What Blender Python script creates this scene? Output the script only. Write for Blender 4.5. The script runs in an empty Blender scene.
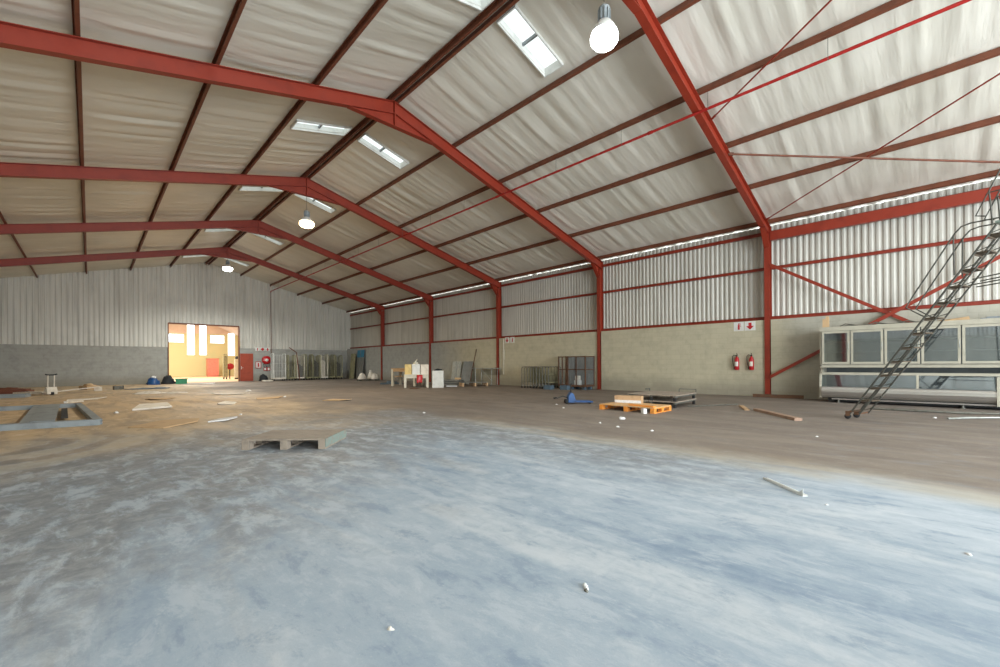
import bpy, bmesh, math, random
from mathutils import Vector, Matrix
random.seed(7)
SC = bpy.context.scene
COL = SC.collection
R = math.radians

# ------------------------------------------------------------------ dimensions of the hall (metres)
W = 17.536          # inner flange of the right-hand columns
XA = 6.503          # ridge
ZA = 9.08           # ridge height of the rafter tops
SL = 0.255          # roof slope
D = 7.036           # bay
Y0 = 4.055          # first frame in view
YE = 38.9           # far wall
YB = -10.2          # near wall (behind the camera)
XL = 2 * XA - W     # inner flange of the left-hand columns
def roofz(x): return ZA - SL * abs(x - XA)

# ------------------------------------------------------------------ materials
class NT:
    def __init__(s, name):
        s.m = bpy.data.materials.new(name); s.m.use_nodes = True
        s.t = s.m.node_tree; s.t.nodes.clear()
    def n(s, typ, ins=None, **props):
        nd = s.t.nodes.new(typ)
        for k, v in props.items(): setattr(nd, k, v)
        for k, v in (ins or {}).items():
            sock = nd.inputs[k]
            if isinstance(v, bpy.types.NodeSocket): s.t.links.new(v, sock)
            elif isinstance(v, bpy.types.Node): s.t.links.new(v.outputs[0], sock)
            else: sock.default_value = v
        return nd
    def math(s, op, a, b=0.0, clamp=False):
        return s.n('ShaderNodeMath', {0: a, 1: b}, operation=op, use_clamp=clamp).outputs[0]
    def mix(s, f, a, b, mode='MIX'):
        nd = s.n('ShaderNodeMix', {0: f}, data_type='RGBA', blend_type=mode)
        for i, v in ((6, a), (7, b)):
            if isinstance(v, bpy.types.NodeSocket): s.t.links.new(v, nd.inputs[i])
            else: nd.inputs[i].default_value = (*v, 1) if len(v) == 3 else v
        return nd.outputs[2]
    def rng(s, v, a, b, c=0.0, d=1.0):
        return s.n('ShaderNodeMapRange', {0: v, 1: a, 2: b, 3: c, 4: d}, interpolation_type='SMOOTHSTEP').outputs[0]
    def noise(s, vec, scale, detail=3, rough=.55, dist=0.0):
        return s.n('ShaderNodeTexNoise', {'Vector': vec, 'Scale': scale, 'Detail': detail, 'Roughness': rough, 'Distortion': dist}).outputs[0]
    def mapping(s, vec, scale=(1, 1, 1), rot=(0, 0, 0), loc=(0, 0, 0)):
        return s.n('ShaderNodeMapping', {'Vector': vec, 'Scale': scale, 'Rotation': rot, 'Location': loc}).outputs[0]
    def out(s, color, rough=.6, metal=0.0, bump=None, bumpd=.01, spec=.5, bumps=.5):
        b = s.n('ShaderNodeBsdfPrincipled', {'Roughness': rough, 'Metallic': metal, 'Specular IOR Level': spec})
        if isinstance(color, bpy.types.NodeSocket): s.t.links.new(color, b.inputs['Base Color'])
        else: b.inputs['Base Color'].default_value = (*color, 1)
        if bump is not None:
            bp = s.n('ShaderNodeBump', {'Height': bump, 'Strength': bumps, 'Distance': bumpd})
            s.t.links.new(bp.outputs[0], b.inputs['Normal'])
        o = s.n('ShaderNodeOutputMaterial', {0: b})
        s.b = b
        return s.m

def pm(name, c, rough=.6, metal=0.0, c2=None, scale=4.0, lo=.45, hi=.7, spec=.5, stretch=(1, 1, 1), bump=0.0):
    t = NT(name)
    co = t.mapping(t.n('ShaderNodeTexCoord').outputs['Object'], stretch)
    nz = t.noise(co, scale, 4, .6)
    c2 = c2 or tuple(x * .8 for x in c)
    col = t.mix(t.rng(nz, lo, hi), c, c2)
    return t.out(col, rough, metal, nz if bump else None, bump or .01, spec)

def emis(name, c, st):
    t = NT(name)
    e = t.n('ShaderNodeEmission', {'Color': (*c, 1), 'Strength': st})
    t.n('ShaderNodeOutputMaterial', {0: e}); return t.m

def glass(name, tint=(.85, .9, .92), alpha=.35, rough=.03):
    t = NT(name)
    g = t.n('ShaderNodeBsdfGlossy', {'Color': (.9, .95, 1, 1), 'Roughness': rough})
    tr = t.n('ShaderNodeBsdfTransparent', {'Color': (*tint, 1)})
    mx = t.n('ShaderNodeMixShader', {0: alpha}); t.t.links.new(tr.outputs[0], mx.inputs[1]); t.t.links.new(g.outputs[0], mx.inputs[2])
    t.n('ShaderNodeOutputMaterial', {0: mx}); return t.m

M = {}
M['red'] = pm('red oxide gloss paint', (.275, .030, .012), .45, c2=(.225, .024, .010), scale=2.5)
M['redbright'] = pm('bright red pipe paint', (.40, .016, .012), .4, c2=(.33, .013, .01))
M['oxide'] = pm('brown oxide primer', (.17, .05, .022), .6, c2=(.12, .036, .016), scale=3)
M['redfire'] = pm('fire red enamel', (.5, .012, .018), .3, c2=(.42, .01, .015))
M['white'] = pm('white enamel', (.72, .72, .68), .45, c2=(.62, .62, .58))
M['offwhite'] = pm('off white paint', (.66, .62, .50), .5, c2=(.55, .51, .40))
M['galv'] = pm('galvanised steel', (.42, .43, .40), .45, .6, c2=(.30, .31, .28), scale=9)
M['dgalv'] = pm('weathered dark steel', (.16, .155, .13), .55, .5, c2=(.10, .095, .075), scale=8)
M['black'] = pm('black rubber', (.018, .018, .018), .7)
M['tread'] = pm('brown chequer plate', (.085, .06, .035), .7, c2=(.06, .042, .025), scale=12)
M['ladder'] = pm('grey green ladder tube', (.085, .085, .07), .55, .3, c2=(.06, .055, .045), scale=6)
M['wood'] = pm('bare pine boards', (.52, .34, .19), .75, c2=(.40, .25, .13), scale=5, stretch=(1, 6, 1))
M['greywood'] = pm('weathered grey timber', (.33, .27, .21), .8, c2=(.22, .18, .145), scale=6, stretch=(1, 7, 1))
M['greenwood'] = pm('faded green painted timber', (.20, .25, .215), .8, c2=(.25, .20, .16), scale=9)
M['orangewood'] = pm('orange painted timber', (.78, .27, .035), .6, c2=(.62, .27, .07), scale=6)
M['peachwood'] = pm('dusty orange boards', (.62, .40, .20), .7, c2=(.72, .36, .10), scale=4, stretch=(1, 4, 1))
M['card'] = pm('brown cardboard', (.55, .37, .2), .8, c2=(.47, .31, .17))
M['sheetw'] = pm('dusty white board', (.78, .72, .62), .7, c2=(.65, .58, .48))
M['paper'] = pm('white paper', (.74, .73, .71), .7, c2=(.6, .59, .57), scale=20)
M['blue'] = pm('blue enamel', (.012, .075, .23), .45, c2=(.01, .055, .18))
M['bluegrey'] = pm('dusty blue plastic', (.085, .13, .17), .6, c2=(.07, .10, .12))
M['teal'] = pm('blue painted board', (.03, .20, .33), .5, c2=(.02, .14, .24))
M['green'] = pm('green plastic', (.03, .26, .12), .5)
M['darkcloth'] = pm('black cloth', (.02, .022, .025), .8)
M['yellow'] = pm('yellow cardboard', (.74, .55, .22), .7)
M['greypanel'] = pm('ribbed grey steel sheet', (.22, .22, .20), .5, .3, c2=(.17, .17, .155))
M['greypaint'] = pm('blue grey steel paint', (.27, .30, .31), .55, .1, c2=(.20, .22, .23), scale=3)
M['rust'] = pm('rusty brown steel', (.13, .062, .03), .75, .2, c2=(.085, .045, .028), scale=9)
M['khaki'] = pm('olive cream painted steel', (.30, .28, .16), .6, c2=(.15, .14, .08), scale=5)
M['fridgewhite'] = pm('cream white enamelled steel', (.43, .40, .315), .4, c2=(.37, .345, .27), scale=3)
M['stainless'] = pm('brushed stainless steel', (.60, .58, .55), .28, .9, c2=(.52, .50, .47), scale=2, stretch=(1, .2, 6))
M['fridgein'] = pm('grey cabinet liner', (.15, .165, .165), .5, c2=(.12, .13, .13))
M['skyglass'] = emis('daylight in the roof light panes', (.88, .98, .97), 1.05)
M['lens'] = emis('lit lamp lens', (.96, 1.0, .98), 14)
M['lenswarm'] = emis('lit warm lamp lens', (1.0, .72, .36), 14)
M['glass'] = glass('cabinet door glass', (.8, .85, .87), .22)
M['clear'] = glass('window glass', (.95, .97, .97), .08)
M['annexlit'] = emis('daylit translucent sheeting', (1.0, 1.0, .95), 3.0)

def clad_mat(name, c, c2, axis):
    t = NT(name)
    pos = t.n('ShaderNodeNewGeometry').outputs['Position']
    st = (.25, 6, .25) if axis == 'y' else (6, .25, .25)
    streak = t.noise(t.mapping(pos, st), 1.0, 3)
    blot = t.noise(pos, .5, 4)
    col = t.mix(t.rng(streak, .42, .75), c, c2)
    col = t.mix(t.math('MULTIPLY', t.rng(blot, .5, .8), .35), col, tuple(x * .7 for x in c2))
    return t.out(col, .5, .15, spec=.4)
M['clad_right'] = clad_mat('galvanised cladding sheet', (.56, .54, .48), (.45, .43, .37), 'y')
M['clad_end'] = clad_mat('weathered grey cladding sheet', (.64, .62, .56), (.50, .48, .43), 'x')

def block_mat():
    t = NT('painted block wall')
    pos = t.n('ShaderNodeNewGeometry').outputs['Position']
    sp = t.n('ShaderNodeSeparateXYZ', {0: pos})
    x, y, z = sp.outputs
    cb = t.n('ShaderNodeCombineXYZ', {0: t.math('ADD', x, y), 1: z})
    br = t.n('ShaderNodeTexBrick', {'Vector': cb, 'Color1': (1, 1, 1, 1), 'Color2': (.93, .93, .93, 1), 'Mortar': (.80, .80, .79, 1), 'Scale': 1.0,
             'Mortar Size': .006, 'Brick Width': .4, 'Row Height': .2, 'Mortar Smooth': .4})
    n1 = t.noise(pos, .6, 5, .6); n2 = t.noise(pos, 3, 5, .65)
    cream = t.mix(t.rng(n2, .4, .75), (.55, .50, .36), (.47, .43, .31))
    grey = t.mix(t.rng(n2, .4, .75), (.39, .385, .35), (.32, .315, .29))
    # the far bays and the gable are bare grey block, the near bays are painted cream
    far = t.rng(t.math('ADD', y, t.math('MULTIPLY', n1, 3.0)), 22.0, 26.5)
    near = t.rng(t.math('ADD', y, t.math('MULTIPLY', n1, 1.0)), 4.7, 3.3, 0, .6)
    col = t.mix(t.math('MAXIMUM', far, near), cream, grey)
    dirt = t.math('MULTIPLY', t.rng(t.math('ADD', z, t.math('MULTIPLY', n1, -1.1)), .35, -.45), .75)
    col = t.mix(dirt, col, (.27, .245, .19))
    col = t.mix(.75, col, br.outputs[0], 'MULTIPLY')
    return t.out(col, .75, 0, br.outputs[1], .004, .3, -.5)
M['block'] = block_mat()

def foil_mat():
    t = NT('white foil roof insulation')
    pos = t.n('ShaderNodeNewGeometry').outputs['Position']
    n1 = t.noise(t.mapping(pos, (.3, 1, .3)), .8, 4); n2 = t.noise(pos, .35, 3)
    col = t.mix(t.rng(n1, .35, .75), (.79, .76, .67), (.68, .65, .56))
    col = t.mix(t.math('MULTIPLY', t.rng(n2, .45, .75), .45), col, (.58, .55, .45))
    b = t.noise(t.mapping(pos, (.8, 5, .8)), 2.2, 4)
    return t.out(col, .5, .1, b, .02, .4, .5)
M['foil'] = foil_mat()

def floor_mat():
    t = NT('worn painted concrete')
    pos = t.n('ShaderNodeNewGeometry').outputs['Position']
    x, y, z = t.n('ShaderNodeSeparateXYZ', {0: pos}).outputs
    big = t.noise(pos, .32, 5, .55, .6)
    streak = t.noise(t.mapping(pos, (1.0, .28, 1), (0, 0, R(52))), 1.5, 6, .62, 1.2)
    streak2 = t.noise(t.mapping(pos, (1.0, .2, 1), (0, 0, R(-20))), 2.2, 5, .6, .8)
    fine = t.noise(pos, 7, 9, .72, .5)
    smear = t.noise(t.mapping(pos, (1, .45, 1), (0, 0, R(70))), 4.2, 9, .72, .3)
    grit = t.noise(pos, 60, 3, .6)
    v = t.math('ADD', t.math('MULTIPLY', big, .55), t.math('ADD', t.math('MULTIPLY', streak, .7), t.math('ADD', t.math('MULTIPLY', streak2, .35), t.math('MULTIPLY', fine, .30))))
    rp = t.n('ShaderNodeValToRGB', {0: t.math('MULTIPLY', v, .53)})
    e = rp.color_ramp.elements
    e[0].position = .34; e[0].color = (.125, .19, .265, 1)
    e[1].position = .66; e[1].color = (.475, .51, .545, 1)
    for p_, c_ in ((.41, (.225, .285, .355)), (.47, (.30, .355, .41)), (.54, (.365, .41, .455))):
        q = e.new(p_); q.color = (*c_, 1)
    paint = rp.outputs[0]  # blue grey concrete, with cool door daylight painted into the blue
    paint = t.mix(t.math('MULTIPLY', t.rng(smear, .50, .62), .5), paint, (.455, .49, .525))
    paint = t.mix(t.math('MULTIPLY', t.rng(smear, .47, .36), .5), paint, (.165, .225, .30))
    lightp = t.rng(t.math('ADD', streak, t.math('MULTIPLY', fine, .4)), .74, .86)
    paint = t.mix(t.math('MULTIPLY', lightp, .30), paint, (.55, .56, .56))
    wd = t.math('SUBTRACT', t.math('ADD', y, t.math('MULTIPLY', t.math('SUBTRACT', streak, .5), 6.0)), t.math('MULTIPLY', x, .55))
    worn = t.math('MULTIPLY', t.rng(wd, 1.9, 4.6), t.rng(smear, .62, .46, .25, .92))
    paint = t.mix(worn, paint, t.mix(t.rng(fine, .4, .65), (.17, .175, .18), (.265, .265, .262)))
    band = t.math('MULTIPLY', t.math('MULTIPLY', t.rng(x, 3.6, 5.2), t.rng(y, .2, 2.6)), t.rng(smear, .66, .44, .15, .85))
    paint = t.mix(band, paint, t.mix(t.rng(fine, .4, .65), (.175, .18, .185), (.27, .275, .275)))
    # pale bare patch with the curved tyre marks of trucks that turned here
    for cx, cy, sc, x0, x1 in ((-1.6, 9.9, .42, 3.6, 1.8),):
        cen = t.n('ShaderNodeCombineXYZ', {0: t.math('SUBTRACT', x, cx), 1: t.math('SUBTRACT', y, cy)})
        wv = t.n('ShaderNodeTexWave', {'Vector': cen.outputs[0], 'Scale': sc, 'Distortion': 7, 'Detail': 3, 'Detail Scale': .9}, wave_type='RINGS', rings_direction='Z').outputs[1]
        ln = t.n('ShaderNodeVectorMath', {0: cen.outputs[0]}, operation='LENGTH').outputs[1]
        near_ = t.rng(t.math('ADD', ln, t.math('MULTIPLY', streak, 1.2)), x0 + .6, x1 + .6)
        paint = t.mix(t.math('MULTIPLY', near_, t.rng(wv, .62, .38, 0, .7)), paint, (.40, .375, .32))
        paint = t.mix(t.math('MULTIPLY', near_, t.rng(wv, .62, .85, 0, .7)), paint, (.165, .155, .145))
    # brown dust with lamp warmth painted in at the far end, a swept grey brown lane along the right wall
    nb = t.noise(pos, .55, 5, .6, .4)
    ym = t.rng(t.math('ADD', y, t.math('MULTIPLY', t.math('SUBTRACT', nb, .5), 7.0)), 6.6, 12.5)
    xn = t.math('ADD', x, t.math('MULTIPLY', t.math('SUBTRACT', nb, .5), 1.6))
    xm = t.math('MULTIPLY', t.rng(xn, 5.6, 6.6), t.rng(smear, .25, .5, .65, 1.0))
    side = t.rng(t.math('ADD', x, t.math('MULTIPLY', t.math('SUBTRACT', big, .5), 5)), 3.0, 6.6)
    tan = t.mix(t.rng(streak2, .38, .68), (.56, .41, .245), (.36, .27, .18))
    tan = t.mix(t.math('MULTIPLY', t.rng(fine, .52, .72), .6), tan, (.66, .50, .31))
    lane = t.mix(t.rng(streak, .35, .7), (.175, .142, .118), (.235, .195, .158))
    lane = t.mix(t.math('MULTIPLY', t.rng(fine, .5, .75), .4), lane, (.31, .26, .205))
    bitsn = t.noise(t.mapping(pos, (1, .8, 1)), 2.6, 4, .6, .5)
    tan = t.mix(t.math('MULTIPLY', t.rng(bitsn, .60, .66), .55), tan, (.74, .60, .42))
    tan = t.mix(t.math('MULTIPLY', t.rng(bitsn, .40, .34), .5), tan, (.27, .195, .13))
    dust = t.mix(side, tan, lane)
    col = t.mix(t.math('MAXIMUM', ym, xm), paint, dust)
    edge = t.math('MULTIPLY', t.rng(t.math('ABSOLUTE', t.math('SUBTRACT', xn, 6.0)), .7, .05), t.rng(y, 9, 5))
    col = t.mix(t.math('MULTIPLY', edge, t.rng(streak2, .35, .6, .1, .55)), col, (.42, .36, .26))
    col = t.mix(t.math('MULTIPLY', t.rng(grit, .60, .72), .18), col, (.62, .6, .56))
    rough = t.rng(big, .3, .7, .55, .8)
    m = t.out(col, .7, 0, t.math('ADD', t.math('MULTIPLY', fine, .7), t.math('MULTIPLY', grit, .3)), .006, .35, .35)
    t.t.links.new(rough, t.b.inputs['Roughness'])
    return m
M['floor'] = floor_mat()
M['annexfloor'] = pm('sunlit annex concrete', (.56, .40, .25), .7, c2=(.48, .34, .2), scale=.5)
M['annexwall'] = pm('yellow painted plaster', (.60, .57, .32), .7, c2=(.53, .55, .31), scale=.35)
M['brownplank'] = pm('dirty brown plank', (.34, .22, .15), .75, c2=(.26, .17, .12), scale=5, stretch=(6, 1, 1))
M['annexpink'] = pm('pale pink sheeting', (.64, .53, .46), .6, c2=(.6, .45, .36), scale=1)

# ------------------------------------------------------------------ mesh builder
class MB:
    def __init__(s): s.v = []; s.f = []; s.sm = []
    def add(s, vs, fs, smooth=False):
        b = len(s.v); s.v += [tuple(v) for v in vs]
        for f in fs: s.f.append([b + i for i in f]); s.sm.append(smooth)
        return s
    def box(s, x0, x1, y0, y1, z0, z1):
        v = [(x0, y0, z0), (x1, y0, z0), (x1, y1, z0), (x0, y1, z0), (x0, y0, z1), (x1, y0, z1), (x1, y1, z1), (x0, y1, z1)]
        return s.add(v, [(0, 3, 2, 1), (4, 5, 6, 7), (0, 1, 5, 4), (1, 2, 6, 5), (2, 3, 7, 6), (3, 0, 4, 7)])
    def obox(s, c, ax, ay, az):
        c = Vector(c); ax, ay, az = Vector(ax), Vector(ay), Vector(az)
        v = [c + i * ax + j * ay + k * az for k in (-1, 1) for j, i in ((-1, -1), (-1, 1), (1, 1), (1, -1))]
        return s.add(v, [(0, 3, 2, 1), (4, 5, 6, 7), (0, 1, 5, 4), (1, 2, 6, 5), (2, 3, 7, 6), (3, 0, 4, 7)])
    def bar(s, p0, p1, w, h, up=(0, 0, 1)):
        p0, p1 = Vector(p0), Vector(p1); d = p1 - p0; t = d.normalized(); u = Vector(up)
        if abs(t.dot(u)) > .98: u = Vector((0, 1, 0))
        sd = t.cross(u).normalized(); u2 = sd.cross(t).normalized()
        return s.obox((p0 + p1) / 2, d / 2, sd * w / 2, u2 * h / 2)
    def prism(s, pts, axis, a, b):
        # polygon pts in the two other axes, extruded along axis from a to b
        n = len(pts)
        def mk(p, t):
            return {'x': (t, p[0], p[1]), 'y': (p[0], t, p[1]), 'z': (p[0], p[1], t)}[axis]
        vs = [mk(p, a) for p in pts] + [mk(p, b) for p in pts]
        fs = [list(range(n))[::-1], list(range(n, 2 * n))] + [(i, (i + 1) % n, n + (i + 1) % n, n + i) for i in range(n)]
        return s.add(vs, fs)
    def tube(s, pts, r, n=8, cap=True, r1=None):
        pts = [Vector(p) for p in pts]; rings = []
        prev = None
        for i, p in enumerate(pts):
            if i == 0: t = pts[1] - p
            elif i == len(pts) - 1: t = p - pts[i - 1]
            else: t = (pts[i + 1] - p).normalized() + (p - pts[i - 1]).normalized()
            t = t.normalized()
            if prev is None:
                a = Vector((0, 0, 1)) if abs(t.z) < .9 else Vector((1, 0, 0))
                u = t.cross(a).normalized()
            else:
                u = (prev - t * prev.dot(t)).normalized()
            prev = u; w = t.cross(u)
            rr = r if r1 is None else r + (r1 - r) * i / (len(pts) - 1)
            rings.append([p + rr * (math.cos(2 * math.pi * k / n) * u + math.sin(2 * math.pi * k / n) * w) for k in range(n)])
        vs = [v for g in rings for v in g]; fs = []
        for i in range(len(rings) - 1):
            for k in range(n):
                fs.append((i * n + k, i * n + (k + 1) % n, (i + 1) * n + (k + 1) % n, (i + 1) * n + k))
        s.add(vs, fs, True)
        if cap: s.add(rings[0], [list(range(n))[::-1]]); s.add(rings[-1], [list(range(n))])
        return s
    def lathe(s, prof, c=(0, 0, 0), n=20, axis='z'):
        vs = []; fs = []
        for r_, h in prof:
            for k in range(n):
                a = 2 * math.pi * k / n; q = (r_ * math.cos(a), r_ * math.sin(a), h)
                if axis == 'x': q = (q[2], q[0], q[1])
                elif axis == 'y': q = (q[0], q[2], q[1])
                vs.append((q[0] + c[0], q[1] + c[1], q[2] + c[2]))
        for i in range(len(prof) - 1):
            for k in range(n): fs.append((i * n + k, i * n + (k + 1) % n, (i + 1) * n + (k + 1) % n, (i + 1) * n + k))
        s.add(vs, fs, True)
        m = len(prof) - 1
        if prof[0][0] > 1e-4: s.add(vs[:n], [list(range(n))[::-1]])
        if prof[m][0] > 1e-4: s.add(vs[m * n:], [list(range(n))])
        return s
    def ibeam(s, p0, p1, d, w, tf, tw, up):
        p0, p1 = Vector(p0), Vector(p1); u = Vector(up).normalized()
        s.bar(p0 + u * (d - tf) / 2, p1 + u * (d - tf) / 2, w, tf, up)
        s.bar(p0 - u * (d - tf) / 2, p1 - u * (d - tf) / 2, w, tf, up)
        return s.bar(p0, p1, tw, d - 2 * tf, up)
    def blob(s, c, rx, ry, rz, seed=0, jit=.2, nu=10, nv=7, half=True):
        rd = random.Random(seed); vs = []; fs = []
        for j in range(nv + 1):
            ph = (math.pi / 2 if half else math.pi) * j / nv
            for i in range(nu):
                a = 2 * math.pi * i / nu; k = 1 + rd.uniform(-jit, jit)
                vs.append((c[0] + rx * k * math.cos(a) * math.sin(ph), c[1] + ry * k * math.sin(a) * math.sin(ph), c[2] + max(0, rz * k * math.cos(ph)) if half else c[2] + rz * k * math.cos(ph)))
        for j in range(nv):
            for i in range(nu): fs.append((j * nu + i, (j + 1) * nu + i, (j + 1) * nu + (i + 1) % nu, j * nu + (i + 1) % nu))
        s.add(vs, fs, True)
        s.add(vs[nv * nu:], [list(range(nu))[::-1]])
        return s
    def build(s, name, mat, parent=None, bevel=0.0):
        me = bpy.data.meshes.new(name); me.from_pydata(s.v, [], s.f)
        me.polygons.foreach_set('use_smooth', s.sm); me.update()
        me.materials.append(M[mat] if isinstance(mat, str) else mat)
        bm = bmesh.new(); bm.from_mesh(me); bmesh.ops.recalc_face_normals(bm, faces=bm.faces); bm.to_mesh(me); bm.free()
        o = bpy.data.objects.new(name, me); COL.objects.link(o)
        if parent: o.parent = parent
        if bevel:
            b = o.modifiers.new('edge', 'BEVEL'); b.width = bevel; b.segments = 2; b.limit_method = 'ANGLE'
        return o

def tag(o, label, cat, group=None, kind=None):
    o['label'] = label; o['category'] = cat
    if group: o['group'] = group
    if kind: o['kind'] = kind
    return o
def thing(name, label, cat, loc=(0, 0, 0), rz=0.0, group=None, kind=None):
    o = bpy.data.objects.new(name, None); COL.objects.link(o); o.location = loc; o.rotation_euler = (0, 0, rz)
    o.empty_display_size = .2
    return tag(o, label, cat, group, kind)
def struct(o, label=None, cat=None):
    o['kind'] = 'structure'
    if label: o['label'] = label
    if cat: o['category'] = cat
    return o
def dup(root, loc=None, rz=None, label=None, group=None):
    r = root.copy(); COL.objects.link(r)
    if loc is not None: r.location = loc
    if rz is not None: r.rotation_euler = (0, 0, rz)
    if label: r['label'] = label
    if group: r['group'] = group
    for ch in list(root.children):
        c = ch.copy(); COL.objects.link(c); c.parent = r
        for g in list(ch.children):
            d = g.copy(); COL.objects.link(d); d.parent = c
    return r
def place(o, loc, rz=0.0):
    o.location = loc; o.rotation_euler = (0, 0, rz); return o

# ================================================================== THE SETTING
fl = MB()
fl.add([(XL - .6, YB, 0), (18.0, YB, 0), (18.0, YE + .1, 0), (XL - .6, YE + .1, 0)], [(0, 1, 2, 3)])
fl.add([(XL - .6, YB, -.2), (18.0, YB, -.2), (18.0, YE + .1, -.2), (XL - .6, YE + .1, -.2)], [(3, 2, 1, 0)])
struct(fl.build('floor', 'floor'), 'worn blue grey painted concrete floor with brown dust and painted cool and warm light', 'floor')

def rib_profile(a0, a1, pitch, depth, top=.35, slope=.2):
    """trapezoid sheet profile: (along, out) pairs"""
    pts = []; n = int(math.ceil((a1 - a0) / pitch))
    for i in range(n):
        b = a0 + i * pitch
        for f, d in ((0, 0), (1 - top - 2 * slope, 0), (1 - top - slope, depth), (1 - slope, depth)):
            p = b + f * pitch
            if p <= a1: pts.append((p, d))
    pts.append((a1, 0)); return pts

# right wall: block panels between the columns, ribbed sheet above
wb = MB()
ys = [YB] + [Y0 + k * D for k in range(-1, 5)] + [YE + .2]
for i in range(len(ys) - 1):
    a = ys[i] + (.1 if i else 0); b = ys[i + 1] - (.1 if i < len(ys) - 2 else 0)
    wb.box(17.60, 17.84, a, b, 0, 2.80)
wr = struct(wb.build('wall_right', 'block'), 'right side wall of painted concrete block under ribbed sheeting', 'wall')
mb = MB(); pr = rib_profile(YB, YE + .1, .172, .024)
vs = []
for p, d in pr: vs += [(17.98 - d, p, 2.72), (17.98 - d, p, 6.295)]
mb.add(vs, [(2 * i, 2 * i + 2, 2 * i + 3, 2 * i + 1) for i in range(len(pr) - 1)])
mb.build('cladding', 'clad_right', wr)

# far gable wall with the big doorway
OX0, OX1, OZ = 4.10, 8.62, 4.42
wb = MB()
wb.box(XL - .6, OX0, YE, YE + .22, 0, 2.72)
wb.box(OX1, 17.60, YE, YE + .22, 0, 2.80)
wf = struct(wb.build('wall_far', 'block'), 'far gable wall of grey block and ribbed sheeting around an open doorway', 'wall')
mb = MB(); pr = rib_profile(XL - .6, 18.0, .25, .04, .4, .16)
vs = []
for p, d in pr:
    zb = OZ if OX0 - .02 < p < OX1 + .02 else 2.66
    vs += [(p, YE - .01 - d, zb), (p, YE - .01 - d, roofz(p) + .22)]
mb.add(vs, [(2 * i, 2 * i + 2, 2 * i + 3, 2 * i + 1) for i in range(len(pr) - 1)])
mb.build('cladding', 'clad_end', wf)

# left wall and the wall behind the camera (with its wide open doors)
lw = MB(); lw.box(XL - .5, XL - .3, YB, YE, 0, 2.8)
lwo = struct(lw.build('wall_left', 'block'), 'left side wall of block', 'wall')
mb = MB(); pr = rib_profile(YB, YE, .172, .034); vs = []
for p, d in pr: vs += [(XL - .45 + d, p, 2.72), (XL - .45 + d, p, 6.3)]
mb.add(vs, [(2 * i, 2 * i + 2, 2 * i + 3, 2 * i + 1) for i in range(len(pr) - 1)]); mb.build('cladding', 'clad_right', lwo)
NX0, NX1, NZ = -1.0, 14.0, 6.0
nw = MB(); nw.box(XL - .5, NX0, YB - .2, YB, 0, 2.8); nw.box(NX1, 18.0, YB - .2, YB, 0, 2.8)
nwo = struct(nw.build('wall_near', 'block'), 'near gable wall with a wide open doorway', 'wall')
mb = MB(); pr = rib_profile(XL - .6, 18.0, .25, .04); vs = []
for p, d in pr:
    zb = NZ if NX0 < p < NX1 else 2.7
    vs += [(p, YB + d, zb), (p, YB + d, max(zb + .01, roofz(p) + .12))]
mb.add(vs, [(2 * i, 2 * i + 2, 2 * i + 3, 2 * i + 1) for i in range(len(pr) - 1)]); mb.build('cladding', 'clad_end', nwo)

# roof: sagging foil insulation on the purlins, ribbed sheet above it
PX = [2.17 * k for k in range(0, 6)]
SKYY = [6.62, 13.68, 20.1, 27.7, 35.4]
SKH = .27
rd = random.Random(3)
waves = [(rd.uniform(.9, 4.2), rd.uniform(0, 6.3), rd.uniform(.4, 1)) for _ in range(9)]
def ripple(dx, y, side):
    bay = int(dx / 2.17); ph = bay * 1.7 + side * 2.1
    f = (dx / 2.17) % 1.0
    env = .35 + .65 * math.sin(math.pi * f)
    s = 0
    for i, (fr, p, a) in enumerate(waves):
        s += a * math.sin(2 * math.pi * fr * y + p + ph * (i % 3) + .5 * math.sin(.7 * dx + i) * side)
    amp = .006 + .006 * math.sin(.45 * y + ph) ** 2 + (.004 if y < 11 else 0)
    sag = .035 * math.sin(math.pi * f) ** .8
    return amp * env * s * (.55 if y < 11 else .85) - sag * .8
ceil = thing('ceiling', 'pitched ceiling of rippled white foil insulation laid over the purlins', 'ceiling', kind='structure')
for side, nm in ((-1, 'left_slope'), (1, 'right_slope')):
    mb = MB()
    xs = [i * .217 for i in range(54)]
    yy = [YB + .085 * i for i in range(int((YE + .05 - YB) / .085) + 1)]
    idx = {}
    vs = []
    for j, y in enumerate(yy):
        for i, dx in enumerate(xs):
            vs.append((XA + side * dx, y, ZA - SL * dx + .185 + ripple(dx, y, side)))
    nx = len(xs); fs = []
    for j in range(len(yy) - 1):
        for i in range(nx - 1):
            cx = (xs[i] + xs[i + 1]) / 2; cy = (yy[j] + yy[j + 1]) / 2
            if .21 < cx < 2.0 and any(abs(cy - q) < SKH for q in SKYY): continue
            fs.append((j * nx + i, j * nx + i + 1, (j + 1) * nx + i + 1, (j + 1) * nx + i))
    mb.add(vs, fs, True); mb.build(nm, 'foil', ceil)
    # outer sheet
    mb = MB(); vs = []; fs = []
    pr = rib_profile(YB - .2, YE + .2, .25, .04)
    def solid(a, b, x0, x1):
        pass
    for p, d in pr: vs += [(XA, p, ZA + .34 + d), (XA + side * .2, p, ZA - SL * .2 + .34 + d), (XA + side * 2.0, p, ZA - SL * 2.0 + .34 + d), (XA + side * 11.75, p, ZA - SL * 11.75 + .26 + d)]
    for i in range(len(pr) - 1):
        cy = (pr[i][0] + pr[i + 1][0]) / 2
        for k in range(3):
            if k == 1 and any(abs(cy - q) < SKH + .05 for q in SKYY): continue
            fs.append((4 * i + k, 4 * i + k + 1, 4 * i + 5 + k, 4 * i + 4 + k))
    mb.add(vs, fs); mb.build('outer_sheet', 'clad_right', ceil)

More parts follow.
